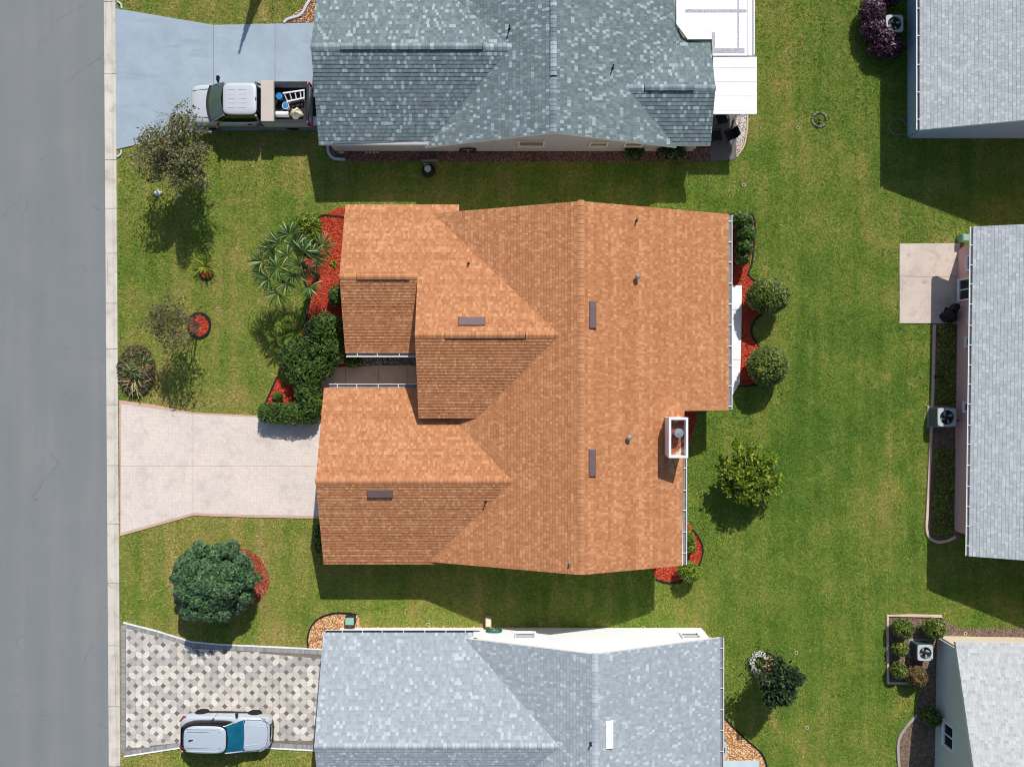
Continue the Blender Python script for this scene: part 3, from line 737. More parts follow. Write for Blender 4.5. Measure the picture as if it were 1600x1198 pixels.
def ridge(parent, a, b_, z, mat, vents=(), step=0.2, m=SL, vent_mat=None):
    """row of cap shingles from a to b; vents: (from, to) metres along where the row rides on a raised vent"""
    a = Vector(a); c = Vector(b_); d = c - a; L = d.length; u = d.normalized(); ang = math.atan2(u.y, u.x)
    me = cap_mesh(mat, m); n = int(L / step); o0 = org(parent)
    for k in range(n):
        s = k * L / n; up = 0.012
        for v0, v1 in vents:
            if v0 <= s <= v1: up = 0.075
        p = a + u * s
        o = link('ridge_cap', me, parent)
        o.location = Vector((p.x, p.y, z + up)) - o0; o.rotation_euler = (0, 0, ang + random.uniform(-.02, .02))
    for v0, v1 in vents:
        p, q = a + u*(v0+0.14), a + u*(v1+0.12); bb = MB(); r = Vector((-u.y, u.x))
        w = 0.165; ring = []
        for pt in (p, q):
            ring.append([(pt.x+r.x*s_, pt.y+r.y*s_, z+h) for s_, h in ((-w, -m*w), (-w, -m*w+0.06), (0, 0.072), (w, -m*w+0.06), (w, -m*w))])
        bb.loft(ring); bb.build('ridge_vent', vent_mat or M['dark_metal'], parent)
def gutter(parent, a, b_, z, outw, w=0.17, step=1.02, start=0.5):
    a = Vector(a); c = Vector(b_); d = (c-a).normalized(); o = Vector(outw); b = MB(); L = (c-a).length
    prof = [(0.0, 0.0), (0.0, -0.10), (w-0.02, -0.10), (w-0.005, 0.0), (w+0.03, 0.002), (w+0.03, -0.012), (w+0.004, -0.012), (w-0.012, -0.114), (-0.008, -0.114), (-0.008, 0.0)]
    rings = [[(p.x+o.x*u, p.y+o.y*u, z+v) for u, v in prof] for p in (a, c)]
    b.loft(rings); g = b.build('gutter', M['white_metal'], parent)
    k = MB(); p, q = a + o*(w*0.48), c + o*(w*0.48)
    k.bar((p.x, p.y, z-0.094), (q.x, q.y, z-0.094), w*0.8, 0.01); k.build('gutter_trough', M['gut_in'], g)
    s = start
    while s < L:
        p = a + d*s; hb = MB(); hb.bar((p.x-o.x*0.03, p.y-o.y*0.03, z+0.004), (p.x+o.x*(w+0.015), p.y+o.y*(w+0.015), z+0.004), 0.035, 0.008)
        hb.build('gutter_hanger', M['white_metal'], g); s += step * random.uniform(0.93, 1.07)
def wall(parent, pts, mat, top, th=0.18, name='wall', z0=-0.05):
    """straight wall on a 2D line; top is a height or a list of (fraction, height)"""
    a, c = Vector(pts[0]), Vector(pts[1]); d = (c-a).normalized(); n = Vector((-d.y, d.x)) * th / 2
    prof = [(0, top), (1, top)] if not isinstance(top, list) else top
    b = MB(); bot = []; L = (c-a)
    outl = [(0, z0), (1, z0)] + [(f, h) for f, h in reversed(prof)]
    r0 = [(a.x+L.x*f+n.x, a.y+L.y*f+n.y, h) for f, h in outl]; r1 = [(a.x+L.x*f-n.x, a.y+L.y*f-n.y, h) for f, h in outl]
    b.loft([r0, r1]); return b.build(name, mat, parent)
def window(parent, cx, cy, z0, z1, w, n, frame_mat, mullion='h', name='window'):
    """window on a wall face at (cx,cy) looking along n"""
    n = Vector(n); d = Vector((-n.y, n.x)); b = MB(); t = 0.085
    def pt(u, z, o): return (cx + d.x*u + n.x*o, cy + d.y*u + n.y*o, z)
    for (u0, h0, u1, h1) in ((-w/2, z0+t/2, w/2, z0+t/2), (-w/2, z1-t/2, w/2, z1-t/2)): b.bar(pt(u0, h0, 0.03), pt(u1, h1, 0.03), 0.1, t)
    for u in (-w/2+t/2, w/2-t/2): b.bar(pt(u, z0+t, 0.031), pt(u, z1-t, 0.031), t, 0.1, up=(n.x, n.y, 0))
    zm = (z0+z1)/2
    if mullion == 'h': b.bar(pt(-w/2+t, zm, 0.022), pt(w/2-t, zm, 0.022), 0.06, 0.06)
    else: b.bar(pt(0, z0+t, 0.022), pt(0, z1-t, 0.022), 0.06, 0.06, up=(n.x, n.y, 0))
    b.bar(pt(-w/2-0.06, z0-0.025, 0.05), pt(w/2+0.06, z0-0.025, 0.05), 0.14, 0.05)
    o = b.build(name, frame_mat, parent)
    for (ua, ub, za, zb) in ([(-w/2+t, w/2-t, z0+t, zm-.03), (-w/2+t, w/2-t, zm+.03, z1-t)] if mullion == 'h' else [(-w/2+t, -.03, z0+t, z1-t), (.03, w/2-t, z0+t, z1-t)]):
        g = MB(); g.loft([[pt(ua, za, q), pt(ub, za, q), pt(ub, zb, q), pt(ua, zb, q)] for q in (0.004, 0.012)]); g.build('pane', M['glass_dark'], o)
    return o
def box_vent(parent, x, y, f, lx, ly, mat, fall):
    """low roof vent: a wedge hood on the slope"""
    b = MB(); zs = [f(x-lx/2, y-ly/2), f(x+lx/2, y-ly/2), f(x+lx/2, y+ly/2), f(x-lx/2, y+ly/2)]
    c = [(x-lx/2, y-ly/2), (x+lx/2, y-ly/2), (x+lx/2, y+ly/2), (x-lx/2, y+ly/2)]
    lo = [(px, py, z+0.012) for (px, py), z in zip(c, zs)]
    inn = 0.03; hi = []
    for (px, py), z in zip(c, zs):
        side = (px-x)*fall[0] + (py-y)*fall[1]
        hi.append((px - math.copysign(inn, px-x), py - math.copysign(inn, py-y), z + (0.14 if side > 0 else 0.07)))
    b.loft([lo, hi]); o = b.build('roof_vent', mat, parent, bevel=0.012)
    fl = MB(); q = 0.09; zf = lambda a, c_: f(a, c_) + 0.018
    fl.face([(x-lx/2-q, y-ly/2-q, zf(x-lx/2-q, y-ly/2-q)), (x+lx/2+q, y-ly/2-q, zf(x+lx/2+q, y-ly/2-q)), (x+lx/2+q, y+ly/2+q, zf(x+lx/2+q, y+ly/2+q)), (x-lx/2-q, y+ly/2+q, zf(x-lx/2-q, y+ly/2+q))])
    return o
def pipe_vent(parent, px, py, f, h=0.26, r=0.036, mat='dark_metal', hood=False):
    z = 3.5
    for _ in range(6): x, y = at(px, py, z); z = f(x, y)
    b = MB()
    if hood:
        b.lathe([(0.12, -0.03), (0.11, 0.02), (0.06, 0.05), (0.06, h*0.6), (0.13, h*0.62), (0.13, h*0.72), (0.10, h*0.85), (0.03, h)], (x, y, z), 16)
    else:
        b.lathe([(0.075, -0.03), (0.07, 0.02), (r+0.012, 0.05), (r, 0.07), (r, h), (r*0.7, h), (r*0.7, h-0.05)], (x, y, z), 12)
    b.build('vent_pipe', M[mat], parent)

M['cap_shade'] = plain('cap_shade_line', (104, 74, 58), 0.95, var=0.15)  # dark brown paints the shadow line between overlapping caps
# ---------- the orange-roofed house in the middle
A = thing('house', (0.5, 0, 0), 'house with terracotta orange shingle roof in the centre', 'house')
W_, E_, N_, S_ = (-1, 0), (1, 0), (0, 1), (0, -1)
ap = (3.156, 0.0); HR = 5.3
pA = dict(
  mainL=plane([(3.156, 8.32), (-3.865, 8.32), (2.21, 2.242), (-1.69, -1.657), (-2.0, -1.4), (-3.153, -1.4), (0.061, -4.613), (-4.06, -8.738), (3.156, -8.738)], HR, ap, W_),
  mainR=plane([(3.156, 8.32), (10.64, 8.32), (10.64, -1.32), (8.21, -1.32), (8.21, -8.738), (3.156, -8.738)], HR, ap, E_),
  wingN=plane([(-8.19, 8.78), (-2.61, 8.78), (-2.61, 8.321), (-3.865, 8.32), (2.21, 2.242), (-4.48, 2.242), (-4.48, 5.07), (-8.19, 5.07)], 4.935, (0, 2.242), N_),
  g1S=plane([(-8.19, 5.07), (-4.3, 5.07), (-4.3, 1.50), (-8.19, 1.50)], 3.838, (0, 5.07), S_),
  g2S=plane([(-4.48, 2.242), (2.21, 2.242), (-1.69, -1.657), (-4.48, -1.657)], 4.935, (0, 2.242), S_),
  g3N=plane([(-9.25, -0.22), (-4.3, -0.22), (-4.3, -1.4), (-3.153, -1.4), (0.061, -4.613), (-9.25, -4.613)], 4.10, (0, -4.613), N_),
  g3S=plane([(-9.25, -4.613), (0.061, -4.613), (-4.06, -8.738), (-2.6, -8.739), (-2.6, -8.87), (-9.25, -8.87)], 4.10, (0, -4.613), S_))
rA = roof_deck(A, list(pA.values()), M['fascia'])
for pl in pA.values(): shingle(rA, pl, M['sh_orange'], 0.138, 0.08, 0.16, 0.019, 0.85)
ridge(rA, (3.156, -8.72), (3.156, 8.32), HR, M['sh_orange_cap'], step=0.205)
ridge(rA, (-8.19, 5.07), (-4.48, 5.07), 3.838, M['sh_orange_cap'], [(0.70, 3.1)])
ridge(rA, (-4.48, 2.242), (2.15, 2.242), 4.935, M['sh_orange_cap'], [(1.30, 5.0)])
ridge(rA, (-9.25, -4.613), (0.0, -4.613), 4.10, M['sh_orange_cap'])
def on(px, py, f):
    z = 3.5
    for _ in range(8): x, y = at(px, py, z); z = f(x, y)
    return x, y, z
for px, py, key, lx, ly, fall in ((737, 502, 'wingN', 1.28, 0.42, N_), (926, 492, 'mainR', 0.36, 1.28, E_), (925.5, 723, 'mainR', 0.36, 1.28, E_), (594, 771, 'g3S', 1.24, 0.42, S_)):
    x, y, z = on(px, py, pA[key]['f']); box_vent(rA, x, y, pA[key]['f'], lx, ly, M['brown_metal'], fall)
pipe_vent(rA, 732, 412, pA['wingN']['f']); pipe_vent(rA, 994, 345, pA['mainR']['f'], 0.3); pipe_vent(rA, 759, 783, pA['g3S']['f'], 0.3)
pipe_vent(rA, 890, 879, pA['mainL']['f'], 0.25, mat='galv')
pipe_vent(rA, 995, 433, pA['mainR']['f'], 0.42, mat='galv', hood=True); pipe_vent(rA, 982, 683, pA['mainR']['f'], 0.36, mat='galv', hood=True)
gutter(A, (10.64, 8.28), (10.64, -1.28), 2.40, E_, start=0.3); gutter(A, (8.21, -3.45), (8.21, -8.70), 3.33, E_, start=0.6)
gutter(A, (-8.15, 1.50), (-4.52, 1.50), 2.44, S_, start=0.55); gutter(A, (-9.0, -0.22), (-4.5, -0.22), 2.36, N_, start=0.4)
for q, top in ((((-7.9, 1.9), (-7.9, 8.35)), [(0, 2.3), (0.49, 3.55), (1, 2.3)]), (((-7.9, 8.3), (-3.2, 8.3)), 2.2), (((-3.3, 8.0), (10.2, 8.0)), [(0, 2.35), (0.478, 5.05), (1, 2.25)]),
               (((10.2, 8.0), (10.2, -1.0)), 2.25), (((10.2, -1.0), (7.8, -1.0)), [(0, 2.25), (1, 3.2)]), (((7.8, -1.0), (7.8, -8.4)), 3.2),
               (((7.8, -8.4), (-3.4, -8.4)), [(0, 3.2), (0.414, 5.0), (1, 2.4)]), (((-3.4, -8.42), (-8.95, -8.42)), 2.25), (((-8.95, -8.42), (-8.95, -0.7)), [(0, 2.25), (0.493, 3.85), (1, 2.25)]),
               (((-8.95, -0.7), (-4.2, -0.7)), 2.2), (((-4.2, -1.3), (-4.2, 5.0)), [(0, 3.2), (0.56, 4.7), (1, 3.55)]), (((-4.2, 1.9), (-7.9, 1.9)), 2.25), (((-4.2, -1.3), (-2.2, -1.3)), 3.25)):
    wall(A, q, M['stucco_cream'], top)
NO_GRASS.append([(-7.9, 8.3), (10.2, 8.0), (10.2, -1.0), (7.8, -1.0), (7.8, -8.4), (-8.9, -8.4), (-8.9, 1.9), (-7.9, 1.9)])
# boxed chimney chase with a rusty pan and a round flue cap
ch = MB(); x0, x1, y0, y1, zt = 7.26, 8.09, -3.40, -1.60, 4.95
ch.box(x0, y0, -0.05, x1, y1, zt - 0.50); co = ch.build('chimney', M['stucco_white'], A)
k = MB(); e = 0.075
for bx in ((x0-.03, y0-.03, x0+e, y1+.03), (x1-e, y0-.03, x1+.03, y1+.03), (x0+e, y0-.03, x1-e, y0+e), (x0+e, y1-e, x1-e, y1+.03)): k.box(bx[0], bx[1], zt-0.501, bx[2], bx[3], zt)
k.build('parapet', M['white_metal'], co)
k = MB(); k.box(x0+e, y0+e, zt-0.499, x1-e, y1-e, zt-0.46); k.build('chimney_pan', M['rust'], co)
k = MB(); k.lathe([(0.17, zt-0.47), (0.17, zt-0.02), (0.20, zt), (0.215, zt+0.02), (0.215, zt+0.10), (0.20, zt+0.12), (0.0, zt+0.135)], ((x0+x1)/2, (y0+y1)/2+0.22, 0), 22); k.smooth = False; k.build('flue_cap', M['galv'], co)

# ---------- the grey-green roofed house above
B = thing('house', (0, 16, 0), 'house with speckled grey green shingle roof at the top', 'house')
apB = (1.926, 0); HB = 4.76
pB = dict(
  mainL=plane([(1.926, 11.62), (-4.277, 11.62), (0, 15.9), (-4.16, 20.06), (1.926, 20.06)], HB, apB, W_),
  mainR=plane([(1.926, 20.06), (8.05, 20.06), (8.05, 17.64), (8.42, 17.08), (5.52, 14.195), (8.10, 11.62), (1.926, 11.62)], HB, apB, E_),
  wS=plane([(-9.5, 11.737), (-4.16, 11.738), (0, 15.9), (-9.5, 15.9)], 4.013, (0, 15.9), S_),
  wN=plane([(-9.5, 15.9), (0, 15.9), (-4.16, 20.06), (-9.5, 20.06)], 4.013, (0, 15.9), N_),
  eS=plane([(5.52, 14.195), (9.77, 14.195), (9.77, 11.706), (8.0, 11.706)], 3.365, (0, 14.195), S_),
  eN=plane([(5.52, 14.195), (8.42, 17.08), (8.64, 16.84), (9.77, 16.84), (9.77, 14.195)], 3.365, (0, 14.195), N_))
rB = roof_deck(B, list(pB.values()), M['fascia'])
for pl in pB.values(): shingle(rB, pl, M['sh_green'], 0.172, 0.10, 0.17, 0.019)
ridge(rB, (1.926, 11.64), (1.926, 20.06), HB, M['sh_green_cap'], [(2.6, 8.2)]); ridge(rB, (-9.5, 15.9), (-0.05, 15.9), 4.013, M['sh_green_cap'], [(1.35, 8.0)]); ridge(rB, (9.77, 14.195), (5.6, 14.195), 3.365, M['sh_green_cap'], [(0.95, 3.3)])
pipe_vent(rB, 796, 46, pB['mainL']['f'], 0.4, 0.04); pipe_vent(rB, 957, 107, pB['mainR']['f'], 0.4, 0.04)
for q, top in ((((-9.2, 12.17), (-3.0, 12.17)), 2.3), (((-3.0, 12.17), (7.2, 12.17)), [(0, 2.7), (0.483, 4.45), (1, 2.6)]), (((7.2, 12.17), (9.4, 12.17)), 2.3), (((-9.2, 12.17), (-9.2, 19.6)), [(0, 2.3), (0.5, 3.75), (1, 2.3)]), (((9.4, 12.17), (9.4, 16.3)), [(0, 2.3), (0.49, 3.1), (1, 2.3)]), (((9.4, 16.3), (7.6, 16.3)), 2.3), (((7.6, 16.3), (7.6, 19.6)), 2.3), (((-9.2, 19.6), (7.6, 19.6)), 2.3)):
    wall(B, q, M['stucco_grey'], top)
NO_GRASS.append([(-9.2, 12.2), (9.4, 12.2), (12, 13.2), (12, 20), (-9.2, 20)])
for px, w in ((830, 1.35), (936, 0.95), (991, 0.95)):
    x, _ = at(px, 220, 1.6); window(B, x, 12.08, 1.15, 2.05 if px < 900 else 1.85, w, (0, -1), M['stucco_cream'])
# white flat patio roof
fr = MB(); fr.prism([(8.06, 20.3), (11.55, 20.3), (11.55, 16.06), (9.84, 16.06), (9.84, 16.87), (8.62, 16.87), (8.06, 17.62)], 2.40, 2.52)
fo = fr.build('patio_roof', M['flat_white'], B)
for bx, z in (((8.5, 18.18, 11.5, 18.32), 2.53), ((9.86, 16.2, 11.4, 16.42), 2.53), ((11.05, 16.45, 11.13, 20.2), 2.528), ((9.8, 16.45, 9.95, 17.2), 2.528)):
    k = MB(); k.box(bx[0], bx[1], 2.50, bx[2], bx[3], z); k.build('roof_seam', M['gasket'], fo)
k = MB(); k.box(11.56, 16.1, 2.36, 11.62, 20.3, 2.55); k.box(11.62, 16.1, 2.36, 11.84, 20.3, 2.44); k.box(11.84, 16.1, 2.36, 11.90, 20.3, 2.55); k.build('box_gutter', M['white_metal'], fo)
k = MB(); k.prism([(9.88, 13.22), (12.02, 13.22), (12.02, 16.02), (9.88, 16.02)], 2.36, 2.47); lo_ = k.build('patio_roof', M['flat_white'], B)
for y in (13.4, 14.1, 14.8, 15.5): 
    k = MB(); k.box(9.9, y, 2.46, 12.0, y+0.03, 2.482); k.build('roof_seam', M['flat_white'], lo_)
for x, y in ((11.55, 13.75), (11.55, 15.8), (11.4, 19.9), (10.0, 13.75)):
    k = MB(); k.box(x-.05, y-.05, 0, x+.05, y+.05, 2.37); k.build('post', M['white_metal'], B)

# ---------- the pale blue-grey roofed house below
C_ = thing('house', (0, -17, 0), 'house with pale blue grey shingle roof at the bottom', 'house')
apC = (3.842, 0); HC = 4.877
pC = dict(
  mainL=plane([(3.842, -12.5), (-2.29, -12.5), (2.24, -17.03), (-2.55, -21.82), (3.842, -21.82)], HC, apC, W_),
  mainR=plane([(3.842, -12.5), (10.23, -12.5), (10.23, -21.82), (3.842, -21.82)], HC, apC, E_),
  wN=plane([(-9.28, -12.24), (-1.9, -12.24), (-1.9, -12.499), (-2.29, -12.5), (2.24, -17.03), (-9.28, -17.03)], 4.257, (0, -17.03), N_),
  wS=plane([(-9.28, -17.03), (2.24, -17.03), (-2.55, -21.82), (-9.28, -21.82)], 4.257, (0, -17.03), S_))
rC = roof_deck(C_, list(pC.values()), M['fascia'])
for pl in pC.values(): shingle(rC, pl, M['sh_blue'], 0.150, 0.10, 0.18, 0.015)
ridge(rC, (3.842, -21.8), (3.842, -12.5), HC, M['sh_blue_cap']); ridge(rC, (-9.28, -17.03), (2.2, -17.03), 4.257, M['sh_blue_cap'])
x, y, z = on(952, 1147, pC['mainR']['f']); box_vent(rC, x, y, pC['mainR']['f'], 0.40, 1.30, M['white_metal'], E_)
pipe_vent(rC, 923, 1160, pC['mainL']['f'], 0.3, 0.04)
gutter(C_, (10.23, -12.5), (10.23, -21.8), 2.40, E_); gutter(C_, (-1.6, -12.24), (-9.2, -12.24), 2.36, N_, start=0.7, w=0.10)
for q, top in ((((-8.9, -12.8), (-1.5, -12.8)), 2.35), (((-1.5, -12.8), (9.85, -12.8)), [(0, 2.6), (0.47, 4.55), (1, 2.25)]), (((-8.9, -12.8), (-8.9, -21.4)), [(0, 2.3), (0.49, 3.95), (1, 2.3)]), (((9.85, -12.8), (9.85, -21.4)), 2.25), (((-8.9, -21.4), (9.85, -21.4)), 2.3)):
    wall(C_, q, M['stucco_white'], top)
NO_GRASS.append([(-8.9, -12.8), (9.9, -12.8), (9.9, -22), (-8.9, -22)])
for px, w in ((820, 1.05), (1078, 0.95)):
    x, _ = at(px, 1000, 1.4); window(C_, x, -12.71, 1.0, 1.95, w, (0, 1), M['white_metal'])

# ---------- three houses on the right, each a plain gable in its own frame
def gable_house(loc, rot, label, wallmat, shmat, length, span, m, axis, wall_in, cap_mat, e=0.15, gut=True):
    """axis 'y': eave runs along -Y from the origin, roof rises to +X.  axis 'x': eave runs along +X, roof rises to -Y"""
    o = thing('house', loc, label, 'house', local=True, rot=math.radians(rot)); h = span/2; ze = 2.4; zr = ze + m*h
    if axis == 'y':
        pls = [plane([(0, 0), (h, 0), (h, -length), (0, -length)], zr, (h, 0), W_, m), plane([(h, 0), (span, 0), (span, -length), (h, -length)], zr, (h, 0), E_, m)]
        ra, rb = (h, -length), (h, 0)
    else:
        pls = [plane([(0, 0), (length, 0), (length, -h), (0, -h)], zr, (0, -h), N_, m), plane([(0, -h), (length, -h), (length, -span), (0, -span)], zr, (0, -h), S_, m)]
        ra, rb = (0, -h), (length, -h)
    r = roof_deck(o, pls, M['fascia'])
    shingle(r, pls[0], shmat, e, 0.10, 0.24, 0.012); shingle(r, pls[1], shmat, e, 0.10, 0.24, 0.012)
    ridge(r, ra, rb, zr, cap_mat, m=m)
    return o, pls
oD, pD = gable_house((20.05, 26.5, 0), 0, 'blue grey walled house with pale roof at the top right', None, M['sh_pale'], 14.04, 14.0, 0.36, 'y', 0.6, M['sh_blue_cap'])
wall(oD, ((0.62, -0.4), (0.62, -13.66)), M['stucco_blue'], 2.3); wall(oD, ((0.62, -13.66), (13.4, -13.66)), M['stucco_blue'], [(0, 2.5), (0.5, 4.75), (1, 2.5)]); wall(oD, ((0.62, -0.4), (13.4, -0.4)), M['stucco_blue'], [(0, 2.5), (0.5, 4.75), (1, 2.5)]); wall(oD, ((13.4, -0.4), (13.4, -13.66)), M['stucco_blue'], 2.3)
gutter(oD, (0, -14.02), (0, 0), 2.40, W_, w=0.14, step=1.35)
oE, pE = gable_house((22.69, 7.71, 0), -0.78, 'pink walled house with pale grey roof at the right edge', None, M['sh_pale'], 16.2, 14.0, 0.36, 'y', 0.6, M['sh_blue_cap'], 0.145)
wall(oE, ((0.62, -0.75), (0.62, -15.3)), M['stucco_pink'], 2.3); wall(oE, ((0.62, -15.3), (13.4, -15.3)), M['stucco_pink'], [(0, 2.5), (0.5, 4.7), (1, 2.5)]); wall(oE, ((0.62, -0.75), (13.4, -0.75)), M['stucco_pink'], [(0, 2.5), (0.5, 4.7), (1, 2.5)]); wall(oE, ((13.4, -0.75), (13.4, -15.3)), M['stucco_pink'], 2.3)
gutter(oE, (0, -16.18), (0, 0), 2.40, W_, w=0.14, step=1.0)
for y, z0, z1, w in ((-2.9, 0.25, 2.05, 1.15), (-1.6, 1.0, 2.0, 0.8), (-4.4, 1.3, 2.0, 0.55), (-5.6, 1.0, 1.75, 0.5), (-8.9, 0.9, 1.6, 0.5)):
    window(oE, 0.53, y, z0, z1, w, (-1, 0), M['white_metal'], 'v' if z1-z0 > 1.5 else 'h')
oF, pF = gable_house((21.80, -12.71, 0), -1.0, 'sage grey walled house with pale roof at bottom right', None, M['sh_tan'], 14.0, 12.5, 0.33, 'x', 0.5, M['sh_blue_cap'], 0.15)
wall(oF, ((0.42, -0.50), (0.42, -12.0)), M['stucco_sage'], [(0, 2.4), (0.5, 4.25), (1, 2.4)]); wall(oF, ((0.42, -0.50), (13.5, -0.50)), M['stucco_cream'], 2.3); wall(oF, ((0.42, -12.0), (13.5, -12.0)), M['stucco_sage'], 2.3); wall(oF, ((13.5, -0.5), (13.5, -12.0)), M['stucco_sage'], [(0, 2.4), (0.5, 4.25), (1, 2.4)])
window(oF, 0.33, -5.05, 0.9, 1.9, 1.25, (-1, 0), M['white_metal'], 'v')
pz = MB(); pz.lathe([(0.09, 2.9), (0.05, 3.0), (0.045, 3.35), (0.03, 3.35)], (3.0, -3.4, 0.55), 12); pz.build('vent_pipe', M['dark_metal'], oF)
NO_GRASS += [[(20.6, 12.8), (36, 12.8), (36, 30), (20.6, 30)], [(23.3, 7), (40, 7), (40, -7.7), (23.1, -7.7)], [(22.2, -13.2), (40, -13.2), (40, -30), (22.1, -30)]]

# ------------------------------------------------------------------ plants
M['lf_dark'] = leafmat('deep_green_leaves', [(0, (34, 52, 24)), (0.5, (60, 88, 38)), (0.9, (92, 120, 56)), (1, (128, 140, 84))])
M['lf_hedge'] = leafmat('hedge_leaves', [(0, (44, 64, 28)), (0.5, (80, 108, 44)), (0.85, (112, 136, 58)), (1, (150, 146, 96))])
M['lf_ball'] = leafmat('bright_clipped_leaves', [(0, (54, 72, 28)), (0.5, (104, 122, 48)), (0.85, (152, 160, 76)), (1, (184, 182, 108))])
M['lf_lime'] = leafmat('yellow_green_leaves', [(0, (64, 84, 22)), (0.5, (118, 142, 40)), (0.85, (164, 178, 60)), (1, (190, 196, 88))], 0.3)
M['lf_blue'] = leafmat('blue_green_leaves', [(0, (38, 62, 40)), (0.5, (76, 108, 70)), (0.85, (108, 142, 94)), (1, (142, 168, 124))], 0.18)
M['lf_oak'] = leafmat('very_dark_leaves', [(0, (26, 40, 22)), (0.5, (44, 66, 34)), (0.85, (76, 96, 56)), (1, (124, 134, 104))], 0.15, gloss=0.2)
M['lf_myrtle'] = leafmat('olive_and_bronze_leaves', [(0, (84, 78, 52)), (0.35, (118, 126, 78)), (0.6, (134, 142, 92)), (0.8, (142, 114, 92)), (1, (186, 168, 150))])
M['lf_bare'] = leafmat('brown_thin_leaves', [(0, (84, 76, 50)), (0.5, (116, 114, 68)), (0.8, (130, 116, 86)), (1, (156, 142, 116))])
M['lf_palm'] = leafmat('palm_leaflets', [(0, (34, 58, 26)), (0.5, (72, 104, 48)), (0.85, (112, 138, 76)), (1, (196, 204, 158))], 0.25, 0.4, 0.4)
M['lf_dead'] = leafmat('dry_palm_leaflets', [(0, (110, 84, 58)), (0.5, (156, 124, 86)), (1, (204, 180, 136))], 0.15)
M['lf_purple'] = leafmat('purple_leaves', [(0, (48, 28, 44)), (0.5, (80, 48, 74)), (0.85, (108, 70, 92)), (1, (136, 116, 70))], 0.2)
M['lf_red'] = leafmat('red_leaves', [(0, (120, 34, 30)), (0.6, (176, 62, 48)), (1, (206, 120, 84))], 0.25)
M['lf_brownball'] = leafmat('bronze_clipped_leaves', [(0, (74, 60, 38)), (0.5, (116, 100, 60)), (0.85, (148, 120, 84)), (1, (168, 140, 104))], 0.2)
M['petal'] = leafmat('white_petals', [(0, (200, 204, 204)), (1, (244, 246, 246))], 0.3)
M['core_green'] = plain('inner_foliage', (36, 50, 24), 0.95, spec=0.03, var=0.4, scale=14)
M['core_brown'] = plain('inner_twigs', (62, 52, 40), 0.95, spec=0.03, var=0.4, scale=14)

def sphere_dirs(n):
    d = rand_dirs(n); return d
def lobes_foliage(lobes, size, dens, expo=2.0, bump=0.10, upper=-0.35, jitter=0.55, depth=0.16, elong=1.7, clump=0.5):
    parts = []
    L = np.array(lobes, float)
    for i, (x, y, z, rx, ry, rz) in enumerate(lobes):
        area = 4*math.pi*((rx*ry)**1.6/3 + (rx*rz)**1.6/3 + (ry*rz)**1.6/3)**(1/1.6)
        n = int(area * dens)
        if n < 6: n = 6
        d = rand_dirs(n); d = d[d[:, 2] > upper]; n = len(d)
        q = (np.abs(d)**expo).sum(1)**(-1/expo); s = d * q[:, None]
        ph = RNG.uniform(0, 6.28, 9)
        bumpf = 1 + bump*(np.sin(d[:, 0]*7+ph[0])*np.sin(d[:, 1]*7+ph[1]) + np.sin(d[:, 2]*9+ph[2])*np.cos(d[:, 0]*5+ph[3]))*0.6
        rad = bumpf * (1 - RNG.uniform(0, 1, n)**2 * depth*2 + depth*0.3)
        P = s * rad[:, None] * np.array([rx, ry, rz]) + np.array([x, y, z])
        nr = d / np.array([rx, ry, rz]); nr /= np.linalg.norm(nr, axis=1, keepdims=True)
        keep = P[:, 2] > 0.03
        for j, (a, b, c, ra, rb, rc) in enumerate(lobes):
            if j != i: keep &= (((P[:, 0]-a)/ra)**2 + ((P[:, 1]-b)/rb)**2 + ((P[:, 2]-c)/rc)**2) > 0.72
        P, nr, n2 = P[keep], nr[keep], keep.sum()
        # tone: leaf at random, with clumps of young growth
        cl = 0.5 + 0.5*np.sin(P[:, 0]*5.1+ph[4])*np.sin(P[:, 1]*4.7+ph[5])*np.sin(P[:, 2]*5.3+ph[6])
        T = np.clip(RNG.uniform(0, 1, n2)*(1-clump*0.5) + (cl-0.25)*clump*0.5, 0, 1)
        nr = nr + np.array([0, 0, 0.25])
        parts.append(leaves(P, nr, size, T, elong, jitter))
    return join(parts)
def core(b, x, y, z, rx, ry, rz, k=0.86, expo=2.0, n=14, m=8):
    rings = []
    for j in range(m+1):
        ph = -math.pi/2 + math.pi*j/m; r = []
        for i in range(n):
            a = 2*math.pi*i/n; d = Vector((math.cos(ph)*math.cos(a), math.cos(ph)*math.sin(a), math.sin(ph)))
            q = (abs(d.x)**expo + abs(d.y)**expo + abs(d.z)**expo)**(-1/expo)*k*random.uniform(0.94, 1.03)
            r.append((x+d.x*q*rx, y+d.y*q*ry, max(0.01, z+d.z*q*rz)))
        rings.append(r)
    b.loft(rings)
def shrub(name, lobes_px, label, cat, mat, size=0.09, dens=330, expo=2.0, group=None, coremat='core_green', stem=True, **kw):
    """lobes_px: (px, py, rx_px, ry_px, z_centre, rz) as seen in the photo"""
    lobes = []
    for px, py, rx, ry, z, rz in lobes_px:
        x, y = at(px, py, z); k = (1 - z/CAM_H)/PPM; lobes.append((x, y, z, rx*k, ry*k, rz))
    cx = sum(l[0] for l in lobes)/len(lobes); cy = sum(l[1] for l in lobes)/len(lobes)
    o = thing(name, (cx, cy, 0), label, cat, group)
    V, F, T = lobes_foliage(lobes, size, dens, expo, **kw)
    np_mesh('foliage', V, F, T, M[mat], o)
    b = MB()
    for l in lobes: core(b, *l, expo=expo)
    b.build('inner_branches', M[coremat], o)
    if stem:
        b = MB()
        for l in lobes[:4]: b.tube([(l[0], l[1], -0.05), (l[0]+0.05, l[1], max(0.2, l[2]*0.8))], [0.05, 0.03], 6)
        b.build('stem', M['bark'], o)
    return o
G_ = 'clipped round bushes'
